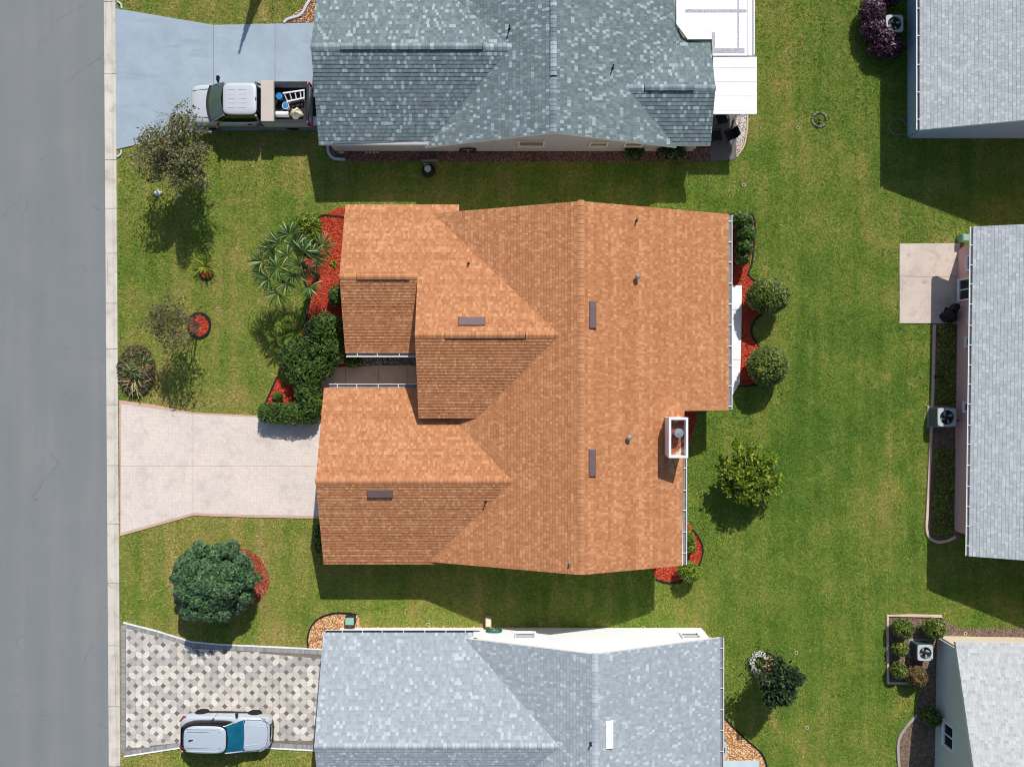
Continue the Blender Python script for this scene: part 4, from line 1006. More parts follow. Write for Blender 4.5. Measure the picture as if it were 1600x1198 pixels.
shrub('round_bush', [(1200, 463, 31, 26, 1.15, 0.95)], 'large clipped round bush upper one beside the white path', 'bush', 'lf_ball', 0.10, 420, group=G_, bump=0.05)
shrub('round_bush', [(1199, 572, 30, 29, 1.15, 0.95)], 'large clipped round bush lower one beside the white path', 'bush', 'lf_ball', 0.10, 420, group=G_, bump=0.05)
shrub('round_bush', [(1411, 981, 16, 15, 0.62, 0.55)], 'clipped green bush at the top left of the square kerbed bed', 'bush', 'lf_ball', 0.08, 500, group=G_, bump=0.05)
shrub('round_bush', [(1459, 981, 17, 15, 0.62, 0.55)], 'clipped green bush beside the wall corner in the square bed', 'bush', 'lf_ball', 0.08, 500, group=G_, bump=0.05)
shrub('round_bush', [(1406, 1013, 12, 11, 0.5, 0.45)], 'small clipped green bush left of the cooling unit in square bed', 'bush', 'lf_ball', 0.08, 500, group=G_, bump=0.05)
shrub('round_bush', [(1404, 1046, 12, 13, 0.5, 0.45)], 'small clipped green bush at the bottom left of the square bed', 'bush', 'lf_ball', 0.08, 500, group=G_, bump=0.05)
shrub('round_bush', [(1432, 1056, 16, 15, 0.6, 0.52)], 'brown bronze clipped bush at the bottom of the square bed', 'bush', 'lf_brownball', 0.08, 500, group=G_, coremat='core_brown', bump=0.05)
shrub('bush', [(1455, 1120, 14, 14, 0.55, 0.5)], 'dark green bush in the shade of the sage wall', 'bush', 'lf_hedge', 0.09, 400)
shrub('bush', [(1158, 346, 17, 13, 0.9, 0.7), (1164, 366, 14, 15, 0.9, 0.75), (1162, 388, 12, 14, 0.85, 0.7), (1160, 405, 10, 9, 0.75, 0.6)], 'tall green hedge bush by the upper right gutter', 'bush', 'lf_hedge', 0.10, 340)
shrub('bush', [(480, 352, 21, 19, 0.7, 0.6), (490, 366, 12, 12, 0.6, 0.5)], 'yellow green rounded bush above the fan palm', 'bush', 'lf_lime', 0.09, 380)
shrub('hedge', [(507, 516, 29, 26, 1.05, 0.75), (520, 545, 22, 26, 1.0, 0.7), (486, 545, 26, 22, 0.95, 0.65), (459, 556, 22, 23, 0.85, 0.6), (480, 580, 30, 26, 0.9, 0.6), (503, 570, 20, 20, 0.9, 0.6), (482, 612, 19, 22, 0.85, 0.55), (474, 596, 17, 18, 0.8, 0.5), (486, 630, 16, 22, 0.85, 0.55)],
      'big dark green mass of bushes beside the entry walk', 'hedge', 'lf_hedge', 0.105, 260, bump=0.14, clump=0.8)
shrub('hedge', [(421, 645, 16, 15, 0.6, 0.48), (440, 646, 19, 16, 0.62, 0.48), (462, 646, 20, 17, 0.64, 0.5), (482, 645, 16, 17, 0.62, 0.5)], 'low clipped green hedge on the edge of the stamped driveway', 'hedge', 'lf_hedge', 0.085, 420, expo=3.0, bump=0.05)
shrub('bush', [(526, 462, 12, 15, 0.6, 0.5)], 'small green bush peeking out beside the brown ridge vent', 'bush', 'lf_hedge', 0.09, 380)
shrub('bush', [(553, 562, 14, 12, 0.55, 0.5)], 'dark bush in the shade under the entry gutter', 'bush', 'lf_hedge', 0.09, 330)
shrub('small_plant', [(434, 620, 7.5, 7, 0.35, 0.28)], 'small dark green plant alone in triangular red bed', 'plant', 'lf_hedge', 0.09, 500)
shrub('bush', [(1076, 841, 9, 12, 0.65, 0.55), (1077, 853, 9, 11, 0.6, 0.5)], 'green bush tight under the lower right gutter', 'bush', 'lf_lime', 0.10, 330)
shrub('round_bush', [(1077, 893, 16, 15, 0.75, 0.62)], 'round yellow green bush at the lower right roof corner', 'bush', 'lf_lime', 0.09, 420, group=G_)
shrub('bush', [(990, 238, 15, 11, 0.6, 0.5)], 'dark bush left one of the pair below the grey wall', 'bush', 'lf_oak', 0.10, 300)
shrub('bush', [(1049, 239, 22, 11, 0.6, 0.5)], 'dark wider bush right one of the pair below grey wall', 'bush', 'lf_oak', 0.10, 300)
shrub('bush', [(497, 842, 5, 22, 0.5, 0.45)], 'thin green bush against the left corner of orange house', 'bush', 'lf_hedge', 0.09, 330)
shrub('purple_bush', [(1362, 20, 19, 22, 0.7, 0.6), (1364, 45, 19, 20, 0.65, 0.55), (1378, 62, 20, 18, 0.65, 0.55), (1392, 76, 20, 16, 0.6, 0.5), (1370, 78, 14, 12, 0.55, 0.45), (1385, -8, 22, 18, 0.6, 0.5)], 'purple leaved bush wrapping round the cooling unit at the top', 'bush', 'lf_purple', 0.09, 330, coremat='core_brown', clump=0.7)
# big dark tree made of tight rosettes
def dense_tree():
    px, py, z = 334, 906, 1.75; x, y = at(px, py, z); k = (1 - z/CAM_H)/PPM
    o = thing('dense_tree', (x, y, 0), 'big dark blue green rounded tree with lumpy crown', 'tree')
    RX, RY, RZ = 68*k, 62*k, 1.65
    lob = []
    for i in range(105):
        a = i*2.399963; h = 1 - (i+0.5)/105*1.45
        rr = math.sqrt(max(0, 1-h*h)); r = random.uniform(0.22, 0.44)
        lo = 0.84*random.uniform(0.74, 1.12)
        if 0.3 < (a % 6.28) < 1.1 and h > 0.35: lo *= 0.82
        lob.append((x+RX*lo*rr*math.cos(a), y+RY*lo*rr*math.sin(a), z+RZ*lo*h, r, r, r*0.85))
    V, F, T = lobes_foliage(lob, 0.085, 330, bump=0.10, jitter=0.40, depth=0.10, clump=0.3, elong=2.0)
    np_mesh('crown', V, F, T, M['lf_blue'], o)
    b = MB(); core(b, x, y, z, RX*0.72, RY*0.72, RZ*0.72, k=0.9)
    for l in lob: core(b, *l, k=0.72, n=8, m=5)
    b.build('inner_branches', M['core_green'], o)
    b = MB(); b.tube([(x, y, -0.1), (x+0.05, y, 0.7), (x, y, 1.6)], [0.16, 0.13, 0.08], 10); b.build('trunk', M['bark'], o)
dense_tree()

def branch_tree(name, base_px, crown_px, zc, r_px, rz, label, leafm, nleaf, size, nst=5, lv=3, rad=0.06, jitter=1.0, spread=0.5, cluster=0.28, barkm='bark', elong=1.8, irregular=0.25, tips=None):
    """trunk, forking limbs and leaf clusters at the twig ends"""
    bx, by = at(*base_px); cx, cy = at(crown_px[0], crown_px[1], zc); k = (1 - zc/CAM_H)/PPM
    R = np.array([r_px[0]*k, r_px[1]*k, rz])
    o = thing(name, (bx, by, 0), label, 'tree')
    b = MB(); t = MB(); ends = []
    c = Vector((cx, cy, zc))
    def inside(p): return sum(((p[i]-c[i])/R[i])**2 for i in range(3))
    def grow(p, d, L, r, lev):
        q = p + d*L*0.5 + Vector([random.gauss(0, 0.05*L) for _ in range(3)]); e = p + d*L
        if lev > 0 and inside(e) > 1.6: return
        (b if lev < 2 else t).tube([p, q, e], [r, r*0.8, r*0.6], 6 if lev < 2 else 4)
        if lev >= 1: ends.append((e, lev)); ends.append((q, lev))
        if lev < lv:
            for _ in range(3 if lev < 2 else 2):
                nd = (d + Vector([random.gauss(0, spread) for _ in range(3)])).normalized()
                tgt = c + Vector([random.gauss(0, 0.75)*R[i] for i in range(3)])
                nd = (nd*0.65 + (tgt - e).normalized()*0.35).normalized()
                grow(e, nd, L*random.uniform(0.6, 0.85), r*0.58, lev+1)
    z0 = 0.35
    for i in range(nst):
        a = 2*math.pi*i/nst + random.uniform(-.4, .4)
        tgt = Vector((cx + R[0]*0.45*math.cos(a), cy + R[1]*0.45*math.sin(a), zc - R[2]*0.15))
        p = Vector((bx + 0.06*math.cos(a), by + 0.06*math.sin(a), z0)); d = (tgt - p)
        grow(p, d.normalized(), d.length*0.62, rad*0.62, 0)
    b.tube([(bx, by, -0.1), (bx, by, z0*0.6), (bx, by, z0+0.08)], [rad*1.35, rad*1.1, rad], 8)
    b.build('trunk', M[barkm], o); t.build('branches', M['twig'], o, kind='stuff')
    E = np.array([e for e, l in ends]); inr = (((E - np.array(c))/R)**2).sum(1)
    E = E[inr < 1.45]
    per = max(1, nleaf // max(1, len(E)))
    P = (E[:, None] + RNG.normal(size=(len(E), per, 3)) * cluster * np.array([1, 1, 0.7])).reshape(-1, 3)
    ph = RNG.uniform(0, 6.28, 3)
    dd = (P - np.array(c))/R; rr = (dd**2).sum(1)
    ang = np.arctan2(dd[:, 1], dd[:, 0])
    lim = 1 + irregular*(np.sin(3*ang+ph[0]) + 0.7*np.sin(5*ang+ph[1]) + 0.5*np.sin(9*ang+ph[2]))
    P = P[(rr < lim) & (P[:, 2] > 0.4)]
    n = len(P); T = np.clip(RNG.uniform(0, 1, n)*0.8 + 0.2*np.repeat(RNG.uniform(0, 1, n//7+1), 7)[:n], 0, 1)
    V, F, T = leaves(P, np.tile([0, 0, 0.6], (n, 1)), size, T, elong, jitter)
    np_mesh('crown', V, F, T, M[leafm], o)
    return o
branch_tree('crape_myrtle', (319, 272), (276, 238), 2.9, (76, 68), 1.1, 'sparse olive bronze tree overlapping the blue grey driveway', 'lf_myrtle', 8500, 0.08, nst=11, lv=3, rad=0.07, cluster=0.17, irregular=0.38, elong=2.1)
branch_tree('bare_tree', (311, 507), (272, 506), 2.7, (46, 48), 1.1, 'thin nearly bare brown tree in the round red ring', 'lf_bare', 2300, 0.08, nst=6, lv=3, rad=0.055, cluster=0.2, irregular=0.3)
branch_tree('citrus_tree', (1166, 742), (1173, 743), 1.55, (57, 57), 1.2, 'bright yellow green bushy tree alone on the back lawn', 'lf_lime', 9500, 0.125, nst=9, lv=3, rad=0.09, cluster=0.155, irregular=0.36, spread=0.7)
branch_tree('small_oak', (1190, 1042), (1215, 1062), 2.3, (37, 39), 1.05, 'dark glossy little tree at the round stone bed', 'lf_oak', 7500, 0.11, nst=6, lv=3, rad=0.07, cluster=0.15, irregular=0.30)
# columnar tree beyond the top edge: its shadow falls on the driveway
cx, cy = at(426, -84)
o = thing('column_tree', (cx, cy, 0), 'slim column tree whose pointed shadow crosses the driveway', 'tree')
V, F, T = lobes_foliage([(cx, cy, 0.4+i*0.5, 0.46-0.042*i, 0.46-0.042*i, 0.5) for i in range(11)], 0.09, 300)
np_mesh('crown', V, F, T, M['lf_hedge'], o)
b = MB(); b.tube([(cx, cy, -0.1), (cx, cy, 2.5), (cx, cy, 5.3)], [0.09, 0.06, 0.015], 8); b.build('trunk', M['bark'], o)
b = MB()
for i in range(11): core(b, cx, cy, 0.4+i*0.5, 0.46-0.042*i, 0.46-0.042*i, 0.5, n=9, m=6)
b.build('inner_branches', M['core_green'], o)

# ---- fans and fronds
def fan(parts, c, d, R, n=26, arc=4.6, droop=0.35, w=0.024, tone=(0.0, 1.0), tilt=0.25):
    """fan leaf: blades from c spreading around direction d"""
    c = Vector(c); d = Vector(d).normalized(); s = d.cross(Vector((0, 0, 1))).normalized(); u = s.cross(d)
    V, F, T = [], [], []
    for i in range(n):
        a = (i/(n-1) - 0.5)*arc + random.gauss(0, 0.04); L = R*(0.72+0.28*math.cos(a*0.5))*random.uniform(0.85, 1.08)
        dr = d*math.cos(a) + s*math.sin(a); dr = (dr + u*tilt*random.uniform(0.4, 1.2)).normalized()
        sd = dr.cross(u).normalized(); up = u
        p0 = c + dr*0.03; p1 = c + dr*L*0.45 - Vector((0, 0, droop*0.10*L)); p2 = c + dr*L*0.8 - Vector((0, 0, droop*0.45*L)); p3 = c + dr*L - Vector((0, 0, droop*L))
        tw = random.uniform(-0.6, 0.6); sv = (sd + up*tw).normalized()
        b = len(V); V += [p0-sv*w*0.35, p0+sv*w*0.35, p1-sv*w, p1+sv*w, p2-sv*w*0.7, p2+sv*w*0.7, p3-sv*0.004, p3+sv*0.004]
        F += [(b, b+1, b+3, b+2), (b+2, b+3, b+5, b+4), (b+4, b+5, b+7, b+6)]
        t = random.uniform(*tone); T += [t, t, min(1, t+0.12)]
    parts.append((np.array([tuple(v) for v in V]), np.array(F), np.array(T)))
def fan_palm():
    hx, hy = at(468, 411, 3.3); hz = 3.2
    o = thing('fan_palm', (hx, hy, 0), 'fan palm with spreading grey green fronds over red mulch', 'palm')
    b = MB(); prof = []
    b.tube([(hx+0.1, hy-0.15, -0.1), (hx+0.06, hy-0.1, 0.9), (hx+0.02, hy, 2.2), (hx, hy, hz)], [0.17, 0.14, 0.13, 0.10], 10)
    for i in range(30):
        z = 0.3+i*0.095; a = i*2.4; b.bar((hx+0.1*math.cos(a), hy+0.1*math.sin(a), z), (hx+0.2*math.cos(a), hy+0.2*math.sin(a), z+0.16), 0.06, 0.03)
    b.build('trunk', M['bark'], o)
    F = [(462, 378, 3.6), (455, 432, 3.5), (500, 404, 3.2), (424, 402, 3.0), (450, 361, 3.7), (418, 386, 3.3), (403, 409, 3.1), (415, 438, 3.0), (428, 420, 3.35), (446, 398, 3.75), (465, 416, 4.0), (445, 446, 3.2), (431, 462, 2.9), (485, 454, 3.1), (491, 394, 3.5), (508, 381, 3.3), (476, 388, 3.8), (432, 376, 3.5), (408, 428, 2.8)]
    for px, py, z in F:
        x, y = at(px, py, z); h = Vector((hx, hy, hz)); e = Vector((x, y, z)); d = e - h; dist = Vector((d.x, d.y, 0)).length
        R = 0.62 if dist > 0.7 else 0.5; st = h + d*(1 - 0.30*R/max(0.5, d.length))
        parts = []; dd = Vector((d.x, d.y, 0.15 if dist > 0.6 else 0.9))
        fan(parts, st, dd, R*random.uniform(1.25, 1.55), n=26, droop=0.5 if dist > 0.6 else 0.2, arc=3.3, tilt=0.6)
        mid = (h + st)/2 + Vector((0, 0, 0.18)); pb = MB(); pb.tube([h, mid, st], [0.022, 0.016, 0.012], 5)
        V, Fc, T = parts[0]; f = np_mesh('frond', V, Fc, T, M['lf_palm'], o); pb.build('leaf_stalk', M['lf_palm'], f)
    for px, py, z in ((487, 420, 2.3), (480, 430, 2.0), (474, 425, 2.1)):
        parts = []; x, y = at(px, py, z); h = Vector((hx, hy, 2.9)); e = Vector((x, y, z)); d = e-h
        fan(parts, h + d*0.6, d, 0.75, n=18, droop=0.7, arc=3.0); V, Fc, T = parts[0]; f = np_mesh('dead_frond', V, Fc, T, M['lf_dead'], o)
fan_palm()
def tuft(name, px, py, n, L, mat, label, up=0.8, w=0.03, z0=0.05, cat='plant', zc=0.3):
    x, y = at(px, py, zc); o = thing(name, (x, y, 0), label, cat); parts = []
    V, F, T = [], [], []
    for i in range(n):
        a = random.uniform(0, 6.28); e = random.uniform(0.35, 1.25)
        dr = Vector((math.cos(a)*math.cos(e), math.sin(a)*math.cos(e), math.sin(e)*up)); l = L*random.uniform(0.7, 1.1)
        s = dr.cross(Vector((0, 0, 1))).normalized(); p0 = Vector((x, y, z0)); p1 = p0+dr*l*0.5; p2 = p0+dr*l*0.8+Vector((0, 0, -0.06*l)); p3 = p0+dr*l+Vector((0, 0, -0.22*l))
        b = len(V); V += [p0-s*w*.5, p0+s*w*.5, p1-s*w, p1+s*w, p2-s*w*.7, p2+s*w*.7, p3-s*.003, p3+s*.003]
        F += [(b, b+1, b+3, b+2), (b+2, b+3, b+5, b+4), (b+4, b+5, b+7, b+6)]; t = random.random(); T += [t]*3
    np_mesh('leaves', np.array([tuple(v) for v in V]), np.array(F), np.array(T), M[mat], o)
    b = MB(); b.lathe([(0.07, -0.05), (0.05, 0.06), (0.02, 0.16)], (x, y, 0), 8); b.build('crown_base', M['bark'], o)
tuft('palm_seedling', 319, 416, 46, 0.95, 'lf_lime', 'young feathery palm seedling in the tiny red ring', 1.0, 0.02)
tuft('small_plant', 521, 411, 22, 0.32, 'lf_lime', 'tiny bright yellow green plant in the big red bed', 0.9, 0.03)
tuft('red_plant', 505, 497, 24, 0.75, 'lf_red', 'spiky dark red leaved plant below the fan palm', 1.1, 0.03)
tuft('small_plant', 404, 900, 16, 0.3, 'lf_lime', 'tiny orange yellow plant at the edge of faded mulch', 0.9, 0.03)
tuft('small_plant', 1189, 1033, 30, 0.4, 'lf_lime', 'low bright green plant among white flowers in round bed', 0.6, 0.03)
tuft('small_plant', 1470, 590, 40, 0.4, 'lf_hedge', 'low shaded plant beside the pink wall above cooling unit', 0.6, 0.03)
# white flowers
x, y = at(1189, 1036, 0.3); o = thing('white_flowers', (x, y, 0), 'cluster of white flowers in the round stone bed', 'flowers')
n = 420; a = RNG.uniform(0, 6.28, n); r = RNG.uniform(0.35, 0.62, n)
P = np.stack([x-0.05+np.cos(a)*r*0.85, y+np.sin(a)*r, RNG.uniform(0.12, 0.4, n)], 1); P = P[P[:, 0] < x+0.25]; n = len(P)
V, F, T = leaves(P, np.tile([0, 0, 1.0], (n, 1)), 0.075, RNG.uniform(0, 1, n), 1.2, 0.6); np_mesh('petals', V, F, T, M['petal'], o, 'stuff')
P = np.stack([x-0.05+RNG.normal(0, .3, 260), y+RNG.normal(0, .3, 260), RNG.uniform(0.03, 0.25, 260)], 1)
V, F, T = leaves(P, np.tile([0, 0, 1.0], (260, 1)), 0.09, RNG.uniform(0, 1, 260), 1.8, 0.8); np_mesh('leaves', V, F, T, M['lf_oak'], o)

# ---- ground cover in the shaded bed beside the pink wall
def groundcover(name, pts, mat, label, dens=330, size=0.07, h=0.08):
    X, Y = scatter_poly(G(*pts), dens); n = len(X)
    P = np.stack([X, Y, RNG.uniform(0.03, h, n)], 1)
    V, F, T = leaves(P, np.tile([0, 0, 1.0], (n, 1)), size, RNG.uniform(0, 1, n), 1.7, 0.8)
    tag(np_mesh(name, V, F, T, M[mat]), label, kind='stuff')
groundcover('ground_cover', [(1464, 508), (1499, 508), (1497, 632), (1462, 632)], 'lf_lime', 'dark leafy ground cover above the cooling unit on pink wall')
groundcover('ground_cover', [(1459, 700), (1495, 700), (1490, 838), (1470, 842), (1455, 835)], 'lf_lime', 'dark leafy ground cover below the cooling unit on pink wall')

# ---- heap of cut fronds by the kerb
def heap():
    x, y = at(211, 578, 0.3); o = thing('yard_waste_heap', (x, y, 0), 'heap of cut palm fronds and brown branches by the kerb', 'garden waste')
    b = MB(); core(b, x, y, 0.05, 0.9, 1.2, 0.55, n=16, m=8, k=0.9); b.build('leaf_litter', M['core_brown'], o)
    parts = []
    for i in range(30):
        a = random.uniform(0, 6.28); r = random.uniform(0, 0.85); px, py = x+r*0.85*math.cos(a), y+r*1.1*math.sin(a)
        fan(parts, (px, py, 0.62-0.45*r+random.uniform(-.05, .1)), (math.cos(a*3.7), math.sin(a*3.7), random.uniform(-.2, .3)), random.uniform(0.3, 0.5), n=12, arc=random.uniform(0.8, 2.6), droop=0.25, w=0.022)
    V, F, T = join(parts[:21]); np_mesh('cut_fronds', V, F, T, M['lf_palm'], o)
    V, F, T = join(parts[21:]); np_mesh('dry_fronds', V, F, T, M['lf_dead'], o)
    n = 3200; a = RNG.uniform(0, 6.28, n); r = np.sqrt(RNG.uniform(0, 1, n)); P = np.stack([x+np.cos(a)*r*0.95, y+np.sin(a)*r*1.3, 0.10+0.5*(1-r)+RNG.uniform(0, .1, n)], 1)
    V, F, T = leaves(P, np.tile([0, 0, 1.0], (n, 1)), 0.10, RNG.uniform(0, 1, n), 2.6, 0.9); np_mesh('loose_leaves', V, F, T, M['lf_bare'], o)
    for i in range(34):
        a = random.gauss(-1.75, 0.45) if i % 4 else random.uniform(0, 6.28); r = random.uniform(0.35, 0.8)
        p = Vector((x+r*0.8*math.cos(a), y-0.1+r*1.2*math.sin(a), 0.55-0.4*r+random.uniform(0, .15))); L = random.uniform(0.35, 0.75)
        th_ = a + random.gauss(0, .7); d = Vector((math.cos(th_), math.sin(th_), random.uniform(-.25, .15))); e = p + d*L; e.z = max(e.z, 0.06)
        s = MB(); s.tube([p, (p+e)/2+Vector((0, 0, .05)), e], [0.022, 0.02, 0.012], 5); s.build('cut_stalk', M['stalk'] if i % 2 else M['twig'], o)
M['stalk'] = plain('straw_stalk', (196, 180, 124), 0.8, var=0.2, scale=8)
heap()

# ------------------------------------------------------------------ vehicles
M['silver'] = plain('silver_car_paint', (200, 211, 222), 0.28, metal=0.25, spec=0.5, var=0.02, coat=0.5)
M['truck_paint'] = plain('pale_silver_truck_paint', (202, 207, 212), 0.32, metal=0.15, spec=0.5, var=0.02, coat=0.4)
M['truck_shade'] = plain('shaded_silver_paint', (140, 134, 126), 0.4, metal=0.2, spec=0.4, var=0.05, coat=0.3)  # the silver truck paint with flank shade put into its colour
M['glass_teal'] = plain('teal_windscreen', (16, 96, 124), 0.06, spec=0.7, var=0.25, scale=1.4)
M['glass_green'] = plain('green_windscreen', (64, 88, 82), 0.06, spec=0.7, var=0.2, scale=1.5)
M['glass_side'] = plain('tinted_side_glass', (26, 26, 28), 0.08, spec=0.6, var=0.1)
M['trim'] = plain('charcoal_trim', (44, 44, 50), 0.6, var=0.1)
M['bedliner'] = plain('black_bed_liner', (40, 40, 44), 0.75, var=0.25, scale=6)
M['beige_box'] = plain('pale_beige_metal', (198, 188, 178), 0.45, var=0.03)
M['tail'] = plain('red_lamp_lens', (190, 24, 40), 0.25, spec=0.6, var=0.05)
M['lamp'] = plain('headlamp_glass', (150, 158, 166), 0.1, spec=0.7, var=0.3, scale=9)
M['chrome'] = plain('chrome', (210, 212, 216), 0.15, metal=0.9, spec=0.6, var=0.03)
M['amber'] = plain('amber_lens', (170, 80, 40), 0.3, var=0.05)
def outline(x0, x1, hw, z, n=5.0, N=40, nose=0.0, tail=0.0, zf=None):
    r = []
    for k in range(N):
        a = 2*math.pi*k/N; c, s = math.cos(a), math.sin(a)
        x = (x0+x1)/2 + (x1-x0)/2*math.copysign(abs(c)**(2/n), c); y = hw*math.copysign(abs(s)**(2/n), s)
        u = (x-(x0+x1)/2)/((x1-x0)/2)
        if u > 0.3: y *= 1 - nose*((u-0.3)/0.7)**2
        if u < -0.3: y *= 1 - tail*((-u-0.3)/0.7)**2
        r.append((x, y, z if zf is None else zf(x)))
    return r
def body_loft(st, z0=0.3):
    rings = []
    for x, hw, zs, zt in st:
        zl = min(z0 + 0.02, zs - 0.1); c = 0.03
        half = [(0.90, zl), (0.985, zl+0.12), (1.0, zl*0.4+zs*0.6), (0.985, zs-0.04), (0.955, zs), (0.84, zt), (0.45, zt+c), (0.0, zt+c*1.25)]
        pts = [(x, -hw*f, z) for f, z in half] + [(x, hw*f, z) for f, z in reversed(half[:-1])]
        rings.append(pts)
    return rings
def wheel(parent, x, y, r=0.35, w=0.22, side=1):
    b = MB(); b.lathe([(r*0.62, -w/2), (r*0.93, -w/2), (r, -w/2+0.03), (r, w/2-0.03), (r*0.93, w/2), (r*0.62, w/2)], (x, y, r), 28, axis='y'); b.smooth = False
    o = b.build('wheel', M['rubber'], parent)
    k = MB(); k.lathe([(0.02, side*(w/2-0.015)), (r*0.2, side*(w/2-0.015)), (r*0.6, side*(w/2-0.03)), (r*0.62, side*w*0.2)], (x, y, r), 20, axis='y')
    k.build('rim', M['galv'], o)
def add_smooth(o, lv=1):
    m = o.modifiers.new('subsurf', 'SUBSURF'); m.levels = lv; m.render_levels = lv
    o.data.polygons.foreach_set('use_smooth', [True]*len(o.data.polygons)); return o
def suv():
    o = thing('parked_car', (-14.66, -17.86, 0), 'silver crossover car with teal windscreen on the dotted paver driveway', 'car', local=True, rot=math.radians(-0.9))
    st = [(-2.31, .62, .66, .72), (-2.26, .78, .86, .92), (-2.1, .87, .97, 1.02), (-1.4, .92, 1.0, 1.04), (-0.4, .92, .99, 1.03), (0.6, .92, .98, 1.03), (1.0, .92, .97, 1.04), (1.4, .915, .94, 1.02), (1.8, .89, .90, .97), (2.08, .83, .82, .88), (2.24, .70, .70, .76), (2.31, .52, .58, .62)]
    b = MB(); b.loft(body_loft(st, 0.28)); bo = b.build('body', M['silver'], o); add_smooth(bo, 2)
    b = MB(); b.loft([outline(-2.2, 2.2, .84, .2, 6, nose=.3, tail=.18), outline(-2.30, 2.34, .925, .26, 6, nose=.28, tail=.16), outline(-2.31, 2.35, .93, .42, 6, nose=.28, tail=.16), outline(-2.28, 2.3, .90, .46, 6, nose=.28, tail=.16)]); b.build('lower_cladding', M['trim'], o)
    b = MB(); b.loft([outline(-2.2, 1.06, .86, 1.0, 4.5, nose=.07, tail=.18), outline(-2.14, .78, .82, 1.22, 4.5, nose=.06, tail=.18), outline(-2.0, .42, .745, 1.48, 4.5, nose=.05, tail=.16), outline(-1.88, .3, .70, 1.56, 4.5, nose=.05, tail=.14)])
    add_smooth(b.build('side_windows', M['glass_side'], o), 1)
    b = MB(); b.loft([outline(-1.86, .37, .71, 1.535, 5, nose=.05, tail=.14), outline(-1.83, .33, .70, 1.60, 5, nose=.05, tail=.14), outline(-1.74, .22, .65, 1.655, 5, nose=.05, tail=.12), outline(-1.5, 0.0, .5, 1.685, 4), outline(-1.2, -.4, .25, 1.69, 3)])
    add_smooth(b.build('roof', M['silver'], o), 1)
    # windscreen as a curved pane standing proud of the dark glasshouse
    b = MB(); rows = []
    for t in np.linspace(0, 1, 7):
        z = 1.03+0.50*t; xc = 1.06-0.70*t; hw = .77-.13*t
        rows.append([(xc + 0.018 - 0.10*(v*v) + .012, hw*v, z + .018) for v in np.linspace(-1, 1, 11)])
    for r0, r1 in zip(rows[:-1], rows[1:]):
        for i in range(10): b.face([r0[i], r0[i+1], r1[i+1], r1[i]])
    b.smooth = True; w = b.build('windscreen', M['glass_teal'], o)
    for s in (-1, 1):
        b = MB(); b.tube([(.97, s*.80, 1.02), (.62, s*.755, 1.28), (.27, s*.68, 1.575)], [0.035, 0.032, 0.03], 6); b.build('pillar', M['silver'], o)
        b = MB(); b.tube([(-0.5, s*.86, 1.03), (-0.58, s*.80, 1.25), (-0.66, s*.70, 1.56)], 0.024, 6); b.build('pillar', M['trim'], o)
    b = MB(); rows = []
    for t in np.linspace(0, 1, 4):
        rows.append([(1.10+0.06*t - 0.10*v*v, .80*v, 1.035+0.012*(1-t)) for v in np.linspace(-1, 1, 9)])
    for r0, r1 in zip(rows[:-1], rows[1:]):
        for i in range(8): b.face([r0[i], r0[i+1], r1[i+1], r1[i]])
    b.build('cowl', M['trim'], o)
    for s in (-1, 1):
        b = MB(); b.tube([(-1.65, s*.56, 1.675), (-1.55, s*.565, 1.70), (-.2, s*.57, 1.70), (0, s*.565, 1.665)], 0.018, 6); b.build('roof_rail', M['silver'], o)
        b = MB(); b.loft([[(0.62+q[0], s*(0.93+q[1]), 1.0+q[2]) for q in ring] for ring in ([(0, 0, 0), (.1, 0, 0), (.1, 0, .12), (0, 0, .12)], [(-.03, .2, -.02), (.1, .18, -.02), (.1, .18, .15), (-.03, .2, .15)])]); b.build('wing_mirror', M['trim'], o, bevel=0.015)
        b = MB(); b.loft([[(2.23, s*.45, .72), (2.03, s*.76, .80), (1.78, s*.86, .89), (1.85, s*.83, .93), (2.08, s*.68, .875), (2.22, s*.46, .79)], [(2.26, s*.46, .73), (2.07, s*.79, .81), (1.80, s*.895, .90), (1.86, s*.845, .945), (2.1, s*.69, .895), (2.245, s*.47, .80)]]); b.build('headlight', M['lamp'], o)
        b = MB(); b.loft([[(-2.24, s*.60, .82), (-2.1, s*.86, .86), (-1.92, s*.885, .99), (-2.08, s*.84, 1.02), (-2.24, s*.62, .97)], [(-2.30, s*.62, .83), (-2.14, s*.90, .87), (-1.93, s*.915, 1.0), (-2.1, s*.86, 1.04), (-2.29, s*.64, .985)]]); b.build('tail_light', M['tail'], o)
        wheel(o, 1.36, s*.82, .355, .22, s); wheel(o, -1.35, s*.82, .355, .22, s)
        b = MB()
        for x in (0.1, -0.95): b.bar((x, s*.935, .86), (x+.2, s*.935, .86), .03, .03)
        b.build('door_handle', M['silver'], o)
        b = MB(); b.tube([(1.15, s*.50, 1.058), (1.6, s*.47, 1.015), (2.02, s*.40, .93)], .02, 6); b.build('hood_crease', M['silver'], o)
        b = MB(); b.tube([(-1.6, s*.40, 1.672), (-.9, s*.41, 1.682), (.08, s*.40, 1.665)], .012, 5); b.build('roof_groove', M['trim'], o)
    for pts_ in ([(1.12, -.80, 1.035), (1.5, -.79, 1.005), (1.85, -.76, .945), (2.1, -.62, .865), (2.185, -.3, .835), (2.2, 0, .83), (2.185, .3, .835), (2.1, .62, .865), (1.85, .76, .945), (1.5, .79, 1.005), (1.12, .80, 1.035)],):
        b = MB(); b.tube(pts_, .011, 5); b.build('hood_seam', M['trim'], o)
    for s in (-1, 1):
        b = MB(); b.tube([(-.48, s*.918, 1.0), (-.48, s*.935, .75), (-.48, s*.93, .5)], .008, 4); b.build('door_seam', M['trim'], o)
    b = MB(); b.box(2.19, -.46, .50, 2.30, .46, .74); b.build('grille', M['black'], o, bevel=0.02)
